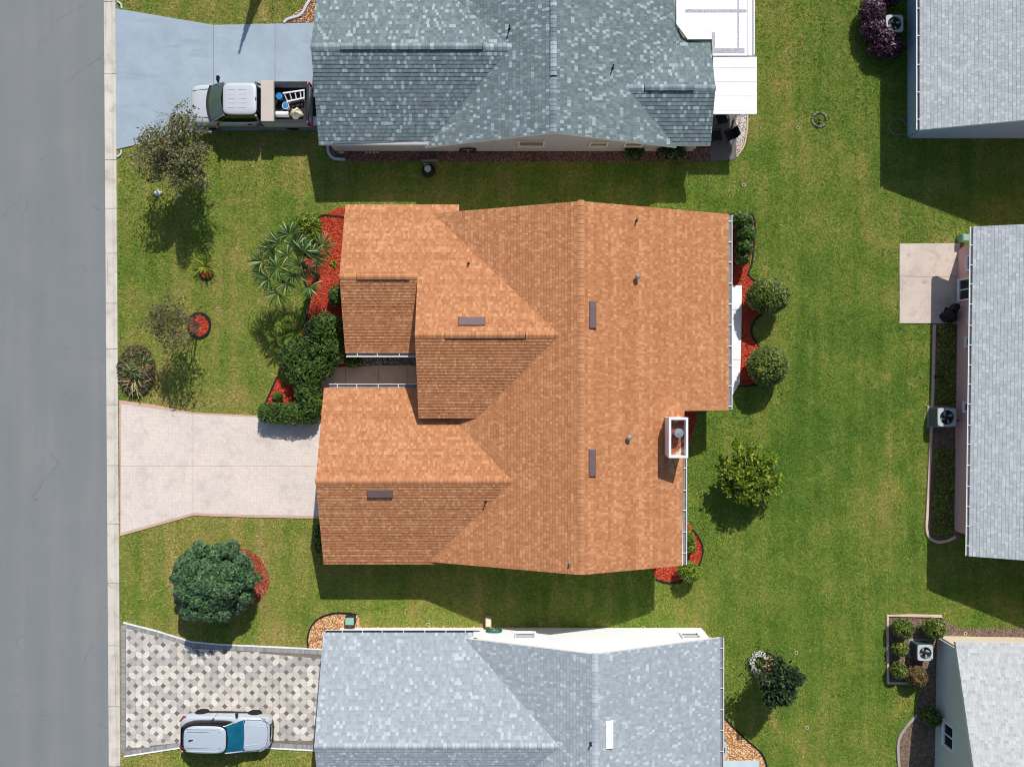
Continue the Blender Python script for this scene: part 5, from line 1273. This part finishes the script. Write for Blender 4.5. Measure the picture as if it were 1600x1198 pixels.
    b = MB(); b.tube([(2.27, -.42, .74), (2.325, -.2, .56), (2.335, 0, .53), (2.325, .2, .56), (2.27, .42, .74)], 0.02, 6); b.build('grille_trim', M['chrome'], o)
    b = MB(); b.loft([[(-1.5, -.02, 1.685), (-1.3, -.03, 1.685), (-1.3, .03, 1.685), (-1.5, .02, 1.685)], [(-1.52, -.004, 1.78), (-1.48, -.004, 1.78), (-1.48, .004, 1.78), (-1.52, .004, 1.78)]]); b.build('antenna_fin', M['black'], o)
    b = MB(); b.loft([[(-2.175, -.60, 1.03), (-2.175, .60, 1.03), (-1.985, .54, 1.5), (-1.985, -.54, 1.5)], [(-2.19, -.60, 1.03), (-2.19, .60, 1.03), (-2.0, .54, 1.5), (-2.0, -.54, 1.5)]]); b.build('rear_window', M['glass_side'], o)
suv()
def truck():
    o = thing('pickup_truck', (-13.2, 14.17, 0), 'pale silver pickup truck with beige tool box on the blue grey driveway', 'pickup truck', local=True, rot=math.pi)
    st = [(3.2, .70, .72, .78), (3.14, .86, .92, .98), (3.0, .95, 1.04, 1.10), (2.6, 1.0, 1.10, 1.17), (2.1, 1.01, 1.14, 1.21), (1.6, 1.01, 1.17, 1.22), (0.4, 1.01, 1.17, 1.22), (-.5, 1.01, 1.17, 1.22)]
    b = MB(); b.loft(body_loft(st, 0.42)); add_smooth(b.build('body', M['truck_paint'], o), 1)
    b = MB(); b.box(-3.05, -1.018, .42, 2.75, 1.018, .66); b.build('lower_body', M['truck_shade'], o, bevel=0.03)
    b = MB(); b.loft([outline(-.50, 2.12, .95, 1.2, 7, nose=.08), outline(-.48, 1.66, .88, 1.54, 7, nose=.06), outline(-.46, 1.24, .80, 1.84, 7, nose=.05)]); b.build('side_windows', M['glass_side'], o)
    b = MB(); b.loft([outline(-.50, 1.24, .815, 1.82, 7, nose=.05), outline(-.49, 1.22, .81, 1.87, 7, nose=.05), outline(-.42, 1.12, .75, 1.925, 6, nose=.05), outline(-.25, .9, .5, 1.945, 5)]); add_smooth(b.build('cab_roof', M['truck_paint'], o), 1)
    for x0, x1 in ((.02, .42), (.58, .92)):
        for y in (-.44, -.22, 0, .22, .44):
            k = MB(); k.bar((x0, y, 1.942), (x1, y, 1.942), .03, .02); k.build('roof_rib', M['truck_paint'], o)
    b = MB(); rows = []
    for t in np.linspace(0, 1, 6):
        z = 1.24+0.59*t; xc = 2.10-0.84*t; hw = .86-.12*t
        rows.append([(xc + .045 - .16*v*v, hw*v, z + .02) for v in np.linspace(-1, 1, 11)])
    for r0, r1 in zip(rows[:-1], rows[1:]):
        for i in range(10): b.face([r0[i], r0[i+1], r1[i+1], r1[i]])
    b.smooth = True; b.build('windscreen', M['glass_green'], o)
    b = MB(); rows = []
    for t in np.linspace(0, 1, 3):
        rows.append([(2.14+0.14*t - .18*v*v, .90*v, 1.265-.01*t) for v in np.linspace(-1, 1, 11)])
    for r0, r1 in zip(rows[:-1], rows[1:]):
        for i in range(10): b.face([r0[i], r0[i+1], r1[i+1], r1[i]])
    b.build('wiper_cowl', M['trim'], o)
    for s in (-1, 1):
        k = MB(); k.bar((1.95, s*.45, 1.33), (1.85, s*.05, 1.42), .02, .015); k.build('wiper', M['black'], o)
        
        for pp, rr_ in (([(1.93, s*.91, 1.21), (1.6, s*.87, 1.5), (1.16, s*.80, 1.85)], .045), ([(-.42, s*.955, 1.2), (-.42, s*.89, 1.5), (-.42, s*.81, 1.84)], .07)):
            b = MB(); b.tube(pp, rr_, 6); b.build('pillar', M['truck_shade'], o)
        b = MB(); b.loft([[(1.62+q[0], s*(1.0+q[1]), 1.15+q[2]) for q in ring] for ring in ([(0, 0, .04), (.06, 0, .04), (.06, 0, .1), (0, 0, .1)], [(0, .16, 0), (.12, .15, 0), (.12, .15, .2), (0, .16, .2)], [(-.03, .36, -.02), (.1, .34, -.02), (.1, .34, .24), (-.03, .36, .24)])]); b.build('wing_mirror', M['black'], o, bevel=0.02)
        b = MB(); b.loft([[(3.12, s*.55, .72), (3.02, s*.9, .74), (2.98, s*.92, .96), (3.1, s*.56, .96)], [(3.17, s*.56, .72), (3.07, s*.94, .74), (3.03, s*.955, .96), (3.15, s*.58, .96)]]); b.build('headlight', M['lamp'], o)
        b = MB(); b.box(-2.98, s*1.0-.07, .78, -2.80, s*1.0+.035, 1.28); b.build('tail_light', M['tail'], o, bevel=0.01)
        wheel(o, 2.25, s*.87, .39, .25, s); wheel(o, -1.85, s*.87, .39, .25, s)
        b = MB(); b.box(-2.90, s*.98-.05, .62, -.54, s*.98+.05, 1.36); b.build('bed_side', M['truck_paint'], o, bevel=0.02)
        b = MB(); b.box(-2.88, s*.955-.085, 1.355, -.56, s*.955+.075, 1.385); b.build('bed_rail', M['trim'], o)
        b = MB(); b.bar((0.0, s*1.022, 1.02), (.22, s*1.022, 1.02), .03, .04); b.build('door_handle', M['black'], o)
        b = MB(); b.bar((2.2, s*.72, 1.218), (3.0, s*.66, 1.105), .025, .02); b.build('hood_crease', M['trim'], o)
    b = MB(); b.box(-2.86, -.93, .74, -.56, .93, .80); b.build('bed_floor', M['bedliner'], o)
    b = MB(); b.box(-.62, -.93, .80, -.54, .93, 1.37); b.build('bed_front', M['bedliner'], o)
    b = MB(); b.box(-2.95, -.93, .70, -2.85, .93, 1.36); b.build('tailgate', M['truck_paint'], o, bevel=0.02)
    b = MB(); b.box(-2.955, -.92, 1.362, -2.845, .92, 1.392); b.build('tailgate_cap', M['trim'], o)
    b = MB(); b.box(-3.22, -.97, .48, -2.97, .97, .68); b.build('rear_bumper', M['chrome'], o, bevel=0.03)
    b = MB(); b.box(-3.20, -.5, .682, -3.0, .5, .70); b.build('bumper_step', M['black'], o)
    b = MB(); b.box(3.02, -.98, .45, 3.26, .98, .66); b.build('front_bumper', M['chrome'], o, bevel=0.05)
    b = MB(); b.box(3.1, -.52, .60, 3.215, .52, .75); b.build('grille', M['black'], o, bevel=0.02)
    b = MB(); b.box(-1.24, -1.03, 1.40, -.60, 1.03, 1.60); tb = b.build('tool_box', M['beige_box'], o, bevel=0.02)
    b = MB(); b.box(-1.10, -.85, 1.10, -.64, .85, 1.40); b.build('tool_box_tray', M['beige_box'], tb)
    b = MB(); b.box(-.48, -.06, 1.925, -.42, .06, 1.955); b.build('brake_lamp', M['amber'], o)
    b = MB(); b.loft([[(-.505, -.70, 1.28), (-.505, .70, 1.28), (-.49, .64, 1.78), (-.49, -.64, 1.78)], [(-.515, -.70, 1.28), (-.515, .70, 1.28), (-.50, .64, 1.78), (-.50, -.64, 1.78)]]); b.build('rear_window', M['glass_dark'], o)
truck()
# load in the pickup bed
def bucket(px, py, z, r, h, label, side, topm, lid=True):
    x, y = at(px, py, z+h); o = thing('bucket', (x, y, z), label, 'bucket')
    b = MB(); b.lathe([(r*.85, z), (r*.98, z+h*.9), (r*1.06, z+h*.9), (r*1.06, z+h), (r*.93, z+h), (r*.8, z+.04)], (x, y, 0), 20); b.build('tub', M[side], o)
    if lid:
        b = MB(); b.lathe([(r*1.0, z+h*.86), (r*1.0, z+h*.93), (r*.4, z+h*.96), (0.01, z+h*.96)], (x, y, 0), 20); b.build('contents', M[topm], o)
    b = MB(); b.tube([(x-r, y, z+h*.85), (x-r*.6, y-r*.9, z+h*.9), (x+r*.6, y-r*.9, z+h*.9), (x+r, y, z+h*.85)], .008, 5); b.build('handle', M['chrome'], o)
M['blue_plastic'] = plain('blue_plastic', (50, 130, 190), 0.4, var=0.15, scale=8)
M['white_plastic'] = plain('white_plastic', (226, 228, 230), 0.45, var=0.05)
M['cloth'] = plain('cream_cloth', (226, 214, 190), 0.9, var=0.1, scale=7, dirt=((196, 150, 70), 5, 0.6, 0.6))
bucket(436, 150, 0.80, 0.165, 0.42, 'blue bucket next to the ladder in the pickup bed', 'blue_plastic', 'blue_plastic')
bucket(446, 165, 0.80, 0.165, 0.42, 'white bucket with blue lid in the middle of the pickup bed', 'white_plastic', 'blue_plastic')
lo = thing('step_ladder', (*at(460, 150, 1.1), 0.80), 'short aluminium ladder lying in the pickup bed', 'ladder')
pa = [Vector((*at(442, 146, 1.3), 1.3)), Vector((*at(476, 141, 1.25), 1.25))]; pb = [Vector((*at(448, 159, 1.1), 1.1)), Vector((*at(476, 153, 1.15), 1.15))]
for r in (pa, pb):
    b = MB(); b.bar(r[0], r[1], 0.07, 0.05); b.build('rail', M['white_metal'], lo)
for t in (0.05, 0.3, 0.55, 0.8, 0.97):
    b = MB(); b.bar(pa[0].lerp(pa[1], t), pb[0].lerp(pb[1], t), 0.055, 0.03); b.build('rung', M['white_metal'], lo)
for k_, t in enumerate((0.1, 0.9)):
    p = pb[0].lerp(pb[1], t); b = MB(); b.bar(p, (p.x, p.y, 0.79), 0.04, 0.04, up=(1, 0, 0)); b.build('leg', M['white_metal'], lo)
def lump(name, px, py, z0, rx, ry, h, mat, label, cat, seed=1, part='fold'):
    x, y = at(px, py, z0+h*.7); rr = random.Random(seed); o = thing(name, (x, y, z0), label, cat); rings = []
    ph = [rr.uniform(0, 6.28) for _ in range(6)]
    for j in range(8):
        f = math.cos(j/7*math.pi/2*0.97); zz = z0 + h*math.sin(j/7*math.pi/2)
        rings.append([(x+rx*f*(1+.16*math.sin(3*a+ph[0]+j*.5)+.12*math.sin(5*a+ph[1]))*math.cos(a), y+ry*f*(1+.16*math.sin(4*a+ph[2]+j*.4)+.1*math.sin(7*a+ph[3]))*math.sin(a), zz+.12*h*math.sin(4*a+ph[4])*f) for a in [2*math.pi*i/24 for i in range(24)]])
    b = MB(); b.loft(rings); b.build(part, M[mat], o); return o, x, y
lump('cloth_bundle', 461, 175, 0.80, .30, .26, .50, 'cloth', 'crumpled cream drop cloth at the rear of the pickup bed', 'cloth', 3)
x, y = at(440, 177, 1.2); o = thing('plastic_roll', (x, y, 0.8), 'white roll lying along the pickup bed side', 'roll')
b = MB(); b.tube([(x-.32, y, 1.02), (x+.30, y, 1.02)], .15, 18); b.build('roll_body', M['white_plastic'], o)
b = MB(); b.tube([(x-.335, y, 1.02), (x+.315, y, 1.02)], .045, 10); b.build('cardboard_core', M['wood'], o)
x, y = at(452, 157, 0.9); 

# ------------------------------------------------------------------ small things around the houses
M['ac_green'] = plain('green_grey_metal', (70, 88, 88), 0.5, var=0.08)
M['ac_grey'] = plain('grey_metal', (112, 116, 114), 0.5, var=0.08)
M['ac_lid'] = plain('pale_grey_metal', (182, 192, 194), 0.45, var=0.04)
M['util_green'] = plain('pale_green_plastic', (138, 178, 162), 0.55, var=0.05)
M['hose'] = plain('green_hose', (40, 104, 78), 0.45, var=0.15, scale=9)
M['hose_dark'] = plain('dark_hose', (46, 48, 48), 0.5, var=0.15, scale=9)
M['tan_block'] = plain('tan_concrete', (206, 182, 160), 0.85, var=0.1, scale=8)
def ac_unit(px, py, w, h, label, bodym, lidm='ac_lid', rot=0.0):
    x, y = at(px, py, h); o = thing('cooling_unit', (x, y, 0), label, 'air conditioner', 'outdoor cooling units', local=True, rot=rot); H = w/2
    b = MB(); b.box(-H-.08, -H-.08, -.02, H+.08, H+.08, .06); b.build('pad', M['grey_conc'], o)
    b = MB(); b.box(-H+.03, -H+.03, .06, H-.03, H-.03, h-.12); b.build('coil', M['dark_metal'], o)
    b = MB()
    for sx in (-1, 1):
        for sy in (-1, 1): b.box(sx*(H-.04)-.04, sy*(H-.04)-.04, .06, sx*(H-.04)+.04, sy*(H-.04)+.04, h-.06)
    b.build('corner_posts', M[bodym], o)
    b = MB(); n = 14
    for k in range(n):
        z = .1 + (h-.22)*k/n
        b.box(-H+.08, -H+.003, z, H-.08, -H+.03, z+.035); b.box(-H+.08, H-.03, z, H-.08, H-.003, z+.035); b.box(-H+.003, -H+.08, z, -H+.03, H-.08, z+.035); b.box(H-.03, -H+.08, z, H-.003, H-.08, z+.035)
    b.build('louvres', M[bodym], o)
    b = MB(); N = 40; R = w*0.39
    def sq(a, q):
        c, s = math.cos(a), math.sin(a); e = 8; k = (abs(c)**e+abs(s)**e)**(-1/e); return (q*k*c, q*k*s)
    r0 = [(*sq(2*math.pi*i/N, H), h-.10) for i in range(N)]; r1 = [(*sq(2*math.pi*i/N, H), h-.02) for i in range(N)]; r2 = [(*sq(2*math.pi*i/N, H*.96), h) for i in range(N)]
    r3 = [(R*math.cos(2*math.pi*i/N), R*math.sin(2*math.pi*i/N), h) for i in range(N)]; r4 = [(R*math.cos(2*math.pi*i/N), R*math.sin(2*math.pi*i/N), h-.16) for i in range(N)]
    b.loft([r0, r1, r2, r3, r4], False, False); b.build('lid', M[lidm], o)
    b = MB(); b.lathe([(R*1.0, h-.155), (R*.5, h-.19), (.01, h-.19)], n=24); b.build('fan_well', M['black'], o)
    f = MB()
    for k in range(4):
        a0 = k*math.pi/2 + .4
        f.face([(.06*math.cos(a0), .06*math.sin(a0), h-.10), (R*.9*math.cos(a0-.28), R*.9*math.sin(a0-.28), h-.07), (R*.92*math.cos(a0+.32), R*.92*math.sin(a0+.32), h-.13), (.07*math.cos(a0+.8), .07*math.sin(a0+.8), h-.12)])
    fo = f.build('fan', M['ac_lid'], o); f = MB(); f.lathe([(.09, h-.14), (.09, h-.05), (.06, h-.03), (.01, h-.03)], n=14); f.build('motor', M['dark_metal'], fo)
    g = MB()
    for r in (.35, .55, .75, .93): g.tube([(R*r*math.cos(2*math.pi*i/20), R*r*math.sin(2*math.pi*i/20), h+.004) for i in range(21)], .005, 4)
    for i in range(8): a = 2*math.pi*i/8; g.tube([(0, 0, h+.004), (R*math.cos(a), R*math.sin(a), h+.004)], .005, 4)
    g.build('fan_guard', M['black'], o)
    return o, x, y
o, x, y = ac_unit(1398, 37, .90, .85, 'green grey cooling unit among the purple bush at the top', 'ac_green')
o, x, y = ac_unit(1480, 652, .95, .95, 'grey cooling unit on the kerb beside the pink wall', 'ac_grey')
b = MB(); b.tube([(.42, -.1, .3), (.62, -.14, .3), (.68, -.2, .5), (.8, -.15, .62)], .03, 6); b.build('pipe', M['black'], o)
o, x, y = ac_unit(1446, 1020, .80, .85, 'dark green cooling unit among the clipped round bushes', 'ac_green')
ac_unit(1123, 1172, .86, .6, 'cooling unit half hidden under the pale roof at the bottom', 'ac_grey')
def util_box(px, py, wx, wy, h, label, mat, rim='dark_metal', inset=True):
    x, y = at(px, py, h); o = thing('utility_box', (x, y, 0), label, 'utility box', 'utility boxes')
    b = MB(); b.box(x-wx/2, y-wy/2, -.02, x+wx/2, y+wy/2, h-.03); b.build('cabinet', M[rim], o, bevel=.02)
    b = MB(); b.box(x-wx/2+.035, y-wy/2+.035, h-.03, x+wx/2-.035, y+wy/2-.035, h); b.build('lid', M[mat], o, bevel=.015)
    b = MB(); b.box(x-.04, y-wy/2-.02, h*.5, x+.04, y-wy/2, h*.6); b.build('latch', M['galv'], o)
util_box(546, 970.5, .50, .44, .55, 'pale green lidded utility box on the tan stone bed', 'util_green')
util_box(763, 973, .30, .46, .6, 'narrow beige utility box against the white wall', 'cloth', 'tan_block')
util_box(1511, 371, .42, .36, .6, 'pale green utility box at the pink wall corner above the patio', 'util_green', 'util_green')
def coil(x, y, z, r, mat, label, facing, name='hose_coil'):
    o = thing(name, (x, y, z), label, 'hose'); b = MB()
    pts = []
    for i in range(150):
        a = i*0.42; q = r*(1+.07*math.sin(i*.31)+.10*random.uniform(-1, 1)*.4); d = .03+.10*((i*.37) % 1)
        pts.append((x+q*1.15*math.cos(a), y+facing*d, z+q*.75*math.sin(a)))
    b.tube(pts, .014, 5); b.build('hose', M[mat], o)
    k = MB(); k.bar((x, y, z), (x, y+facing*.16, z), .08, .12); k.build('bracket', M['galv'], o)
coil(at(772, 0, .9)[0], -12.70, .75, .34, 'hose', 'coiled green garden hose on the white wall', 1)
coil(at(731, 0, .6)[0], 12.07, .55, .36, 'hose_dark', 'dark coiled hose on the shaded grey wall', -1)
M['ring_white'] = plain('weathered_white_concrete', (186, 172, 148), 0.85, var=0.12, scale=9)
for px, py, lab in ((1247, 200, 'sprinkler ring left of the little stone circle on lawn'), (1162, 289, 'sprinkler ring on the lawn right of the roof shadow'), (669, 975, 'sprinkler ring in the gravel strip left of beige box'), (844, 974, 'sprinkler ring in the shaded edge above the white wall'),
                    (1005, 980, 'sprinkler ring in the gravel strip towards the right of white wall'), (1244, 1019, 'sprinkler ring on the lawn above the dark little tree'), (1508, 989, 'sprinkler ring in the grey gravel at right'), (1261, 1136, 'sprinkler ring on the lawn below the dark little tree')):
    x, y = at(px, py); o = thing('sprinkler_ring', (x, y, 0), lab, 'sprinkler', 'lawn sprinkler rings')
    b = MB(); N = 20; b.loft([[(x+q*math.cos(2*math.pi*i/N), y+q*math.sin(2*math.pi*i/N), z) for i in range(N)] for q, z in ((.10, -.01), (.10, .03), (.085, .04), (.055, .04), (.045, .01))], False, False); b.build('ring', M['ring_white'], o)
    b = MB(); b.lathe([(.03, -.01), (.03, .05), (.02, .06), (.005, .06)], (x, y, 0), 10); b.build('sprinkler_head', M['black'], o)
# little circle of stones and a hoop
cx, cy = at(1280, 187); n = 11
for k in range(n):
    a = 2*math.pi*k/n; pass
o = thing('stone_circle', (cx, cy, 0), 'little ring of edging stones alone on the back lawn', 'edging')
for k in range(13):
    a = 2*math.pi*k/13; b = MB(); rr = .37
    b.loft([[(cx+(rr+q)*math.cos(a+da), cy+(rr+q)*math.sin(a+da), z) for q, da in ((-.05, -.20), (.05, -.20), (.06, .19), (-.04, .2))] for z in (-.02, .06+random.uniform(0, .05))]); b.build('stone', M['wood'] if k % 3 else M['bark'], o, bevel=.012)
tuft('small_plant', 1281, 187, 60, 0.3, 'lf_hedge', 'green weeds growing inside the little stone ring', 0.6, 0.02)
cx, cy = at(1402, 199); b = MB(); b.tube([(cx+.46*math.cos(.15+2*math.pi*i/30*.8), cy+.42*math.sin(.15+2*math.pi*i/30*.8), .05) for i in range(31)], .03, 6)
tag(b.build('bed_hoop', M['wood']), 'thin grey hoop of edging beside the blue grey wall', 'edging', 'garden bed edgings')
# covered grill on the patio
o, x, y = lump('covered_grill', 1489, 492, 0.05, .36, .40, .75, 'black', 'black covered grill in the shaded corner of pink patio', 'grill', 5, 'cover')
b = MB(); b.lathe([(.16, .5), (.2, .75), (.17, .95), (.05, 1.0)], (x+.02, y+.38, 0), 16); b.build('hood', M['black'], o)
o, x, y = lump('plastic_bag', 245, 301, 0.02, .20, .16, .18, 'white_plastic', 'crumpled white plastic bag below the sparse bronze tree', 'bag', 8, 'bag_body')
# below the grey wall: lidded drum, plank, blocks
x, y = at(668, 263, .55); o = thing('drum', (x, y, 0), 'dark round drum with pale lid below the shaded wall', 'drum')
b = MB(); b.lathe([(.34, -.02), (.36, .06), (.30, .10), (.26, .12), (.26, .40), (.20, .46), (.05, .46)], (x, y, 0), 22); b.build('drum_body', M['black'], o)
b = MB(); b.lathe([(.17, .44), (.175, .50), (.16, .53), (.02, .535)], (x, y, 0), 22); b.build('lid', M['ac_lid'], o)
x, y = at(672, 251, .3); b = MB(); b.box(x-.44, y-.06, .24, x-.005, y+.06, .29); b.box(x+.005, y-.05, .24, x+.44, y+.07, .285)
o = thing('bench', (x, y, 0), 'low grey plank bench beside the dark drum', 'bench'); b.build('plank', M['wood'], o)
for s in (-.36, .36):
    b = MB(); b.box(x+s-.05, y-.055, -.02, x+s+.05, y+.055, .24); b.build('leg', M['wood'], o)
x, y = at(666, 257, .2); b = MB(); b.box(x-.14, y-.06, -.02, x+.14, y+.06, .2); tag(b.build('paving_block', M['tan_block'], bevel=.015), 'tan block between the plank bench and drum', 'block', 'loose paving blocks')
for i, px in enumerate((572, 578, 584, 590)):
    x, y = at(px, 237, .1); b = MB(); b.box(x-.06, y-.08, -.02, x+.06, y+.08, .12+.02*(i % 2)); tag(b.build('paving_block', M['ring_white'], bevel=.02), 'pale block %s in the row of four below the shaded wall' % ('first', 'second', 'third', 'fourth')[i], 'block', 'loose paving blocks')
x, y = at(533, 235, .2); b = MB(); b.box(x-.15, y-.12, -.02, x+.15, y+.12, .2); tag(b.build('paving_block', M['ring_white'], bevel=.03), 'white block near the curled kerb below the shaded wall', 'block', 'loose paving blocks')
# dark garden chairs in the shade of the patio
for px, py, rz, lab in ((1128, 186, .3, 'black patio chair in the shade under the white roof'), (1120, 212, 1.7, 'black patio chair by the wall corner of the shaded patio'), (1141, 211, -1.2, 'black patio chair at the edge of the pale stone strip')):
    x, y = at(px, py, .45); o = thing('patio_chair', (x, y, 0.05), lab, 'chair', 'black patio chairs', local=True, rot=rz)
    b = MB(); b.box(-.26, -.24, .38, .26, .24, .43); b.build('seat', M['black'], o, bevel=.02)
    b = MB(); b.loft([[(-.26, .22, .43), (.26, .22, .43), (.26, .27, .43), (-.26, .27, .43)], [(-.24, .32, .9), (.24, .32, .9), (.24, .36, .9), (-.24, .36, .9)]]); b.build('backrest', M['black'], o, bevel=.015)
    for sx in (-1, 1):
        b = MB(); b.tube([(sx*.28, -.22, .62), (sx*.28, .26, .64)], .022, 6); b.build('armrest', M['black'], o)
        for sy in (-1, 1): b = MB(); b.tube([(sx*.25, sy*.21, 0), (sx*.25, sy*.21, .40 if sy > 0 else .62)], .018, 6); b.build('leg', M['black'], o)
# downpipe splash block and window box at the orange house
x, y = at(1142, 375, .6); o = thing('garden_bench', (x-.05, y, 0), 'pale blue bench edge peeking out under the upper right gutter', 'bench')
b = MB(); b.box(x-.35, y-.40, .38, x+.05, y+.40, .43); b.build('seat', M['drive_blue'], o, bevel=.015)
for sy in (-.34, .34):
    b = MB(); b.box(x-.3, y+sy-.03, 0, x, y+sy+.03, .38); b.build('leg', M['drive_blue'], o)

# ------------------------------------------------------------------ grass blades over the lawn
def grass(n=1050000):
    x0, x1 = xr(0)+0.62, 28.6; y0, y1 = -21.8, 21.8
    X = RNG.uniform(x0, x1, n); Y = RNG.uniform(y0, y1, n); k = np.ones(n, bool)
    for p in NO_GRASS:
        xs = [q[0] for q in p]; ys = [q[1] for q in p]
        c = np.where((X > min(xs)) & (X < max(xs)) & (Y > min(ys)) & (Y < max(ys)))[0]
        k[c] &= ~pin(p, X[c], Y[c])
    X, Y = X[k], Y[k]; n = len(X)
    a = RNG.uniform(0, 6.283, n); e = RNG.uniform(0.25, 1.15, n); L = RNG.uniform(0.06, 0.13, n); w = RNG.uniform(0.012, 0.024, n)
    dx, dy, dz = np.cos(a)*np.cos(e), np.sin(a)*np.cos(e), np.sin(e)
    sx, sy = -np.sin(a)*w, np.cos(a)*w
    P = np.stack([X, Y, np.full(n, 0.0)], 1); S = np.stack([sx, sy, np.zeros(n)], 1); D = np.stack([dx*L, dy*L, dz*L], 1)
    V = np.stack([P-S, P+S, P+D], 1).reshape(-1, 3); F = np.arange(3*n).reshape(n, 3)
    o = np_mesh('grass', V, F, RNG.uniform(0, 1, n), M['blade']); tag(o, 'short mown grass blades over the whole lawn', kind='stuff')
    print('grass blades', n)
grass()
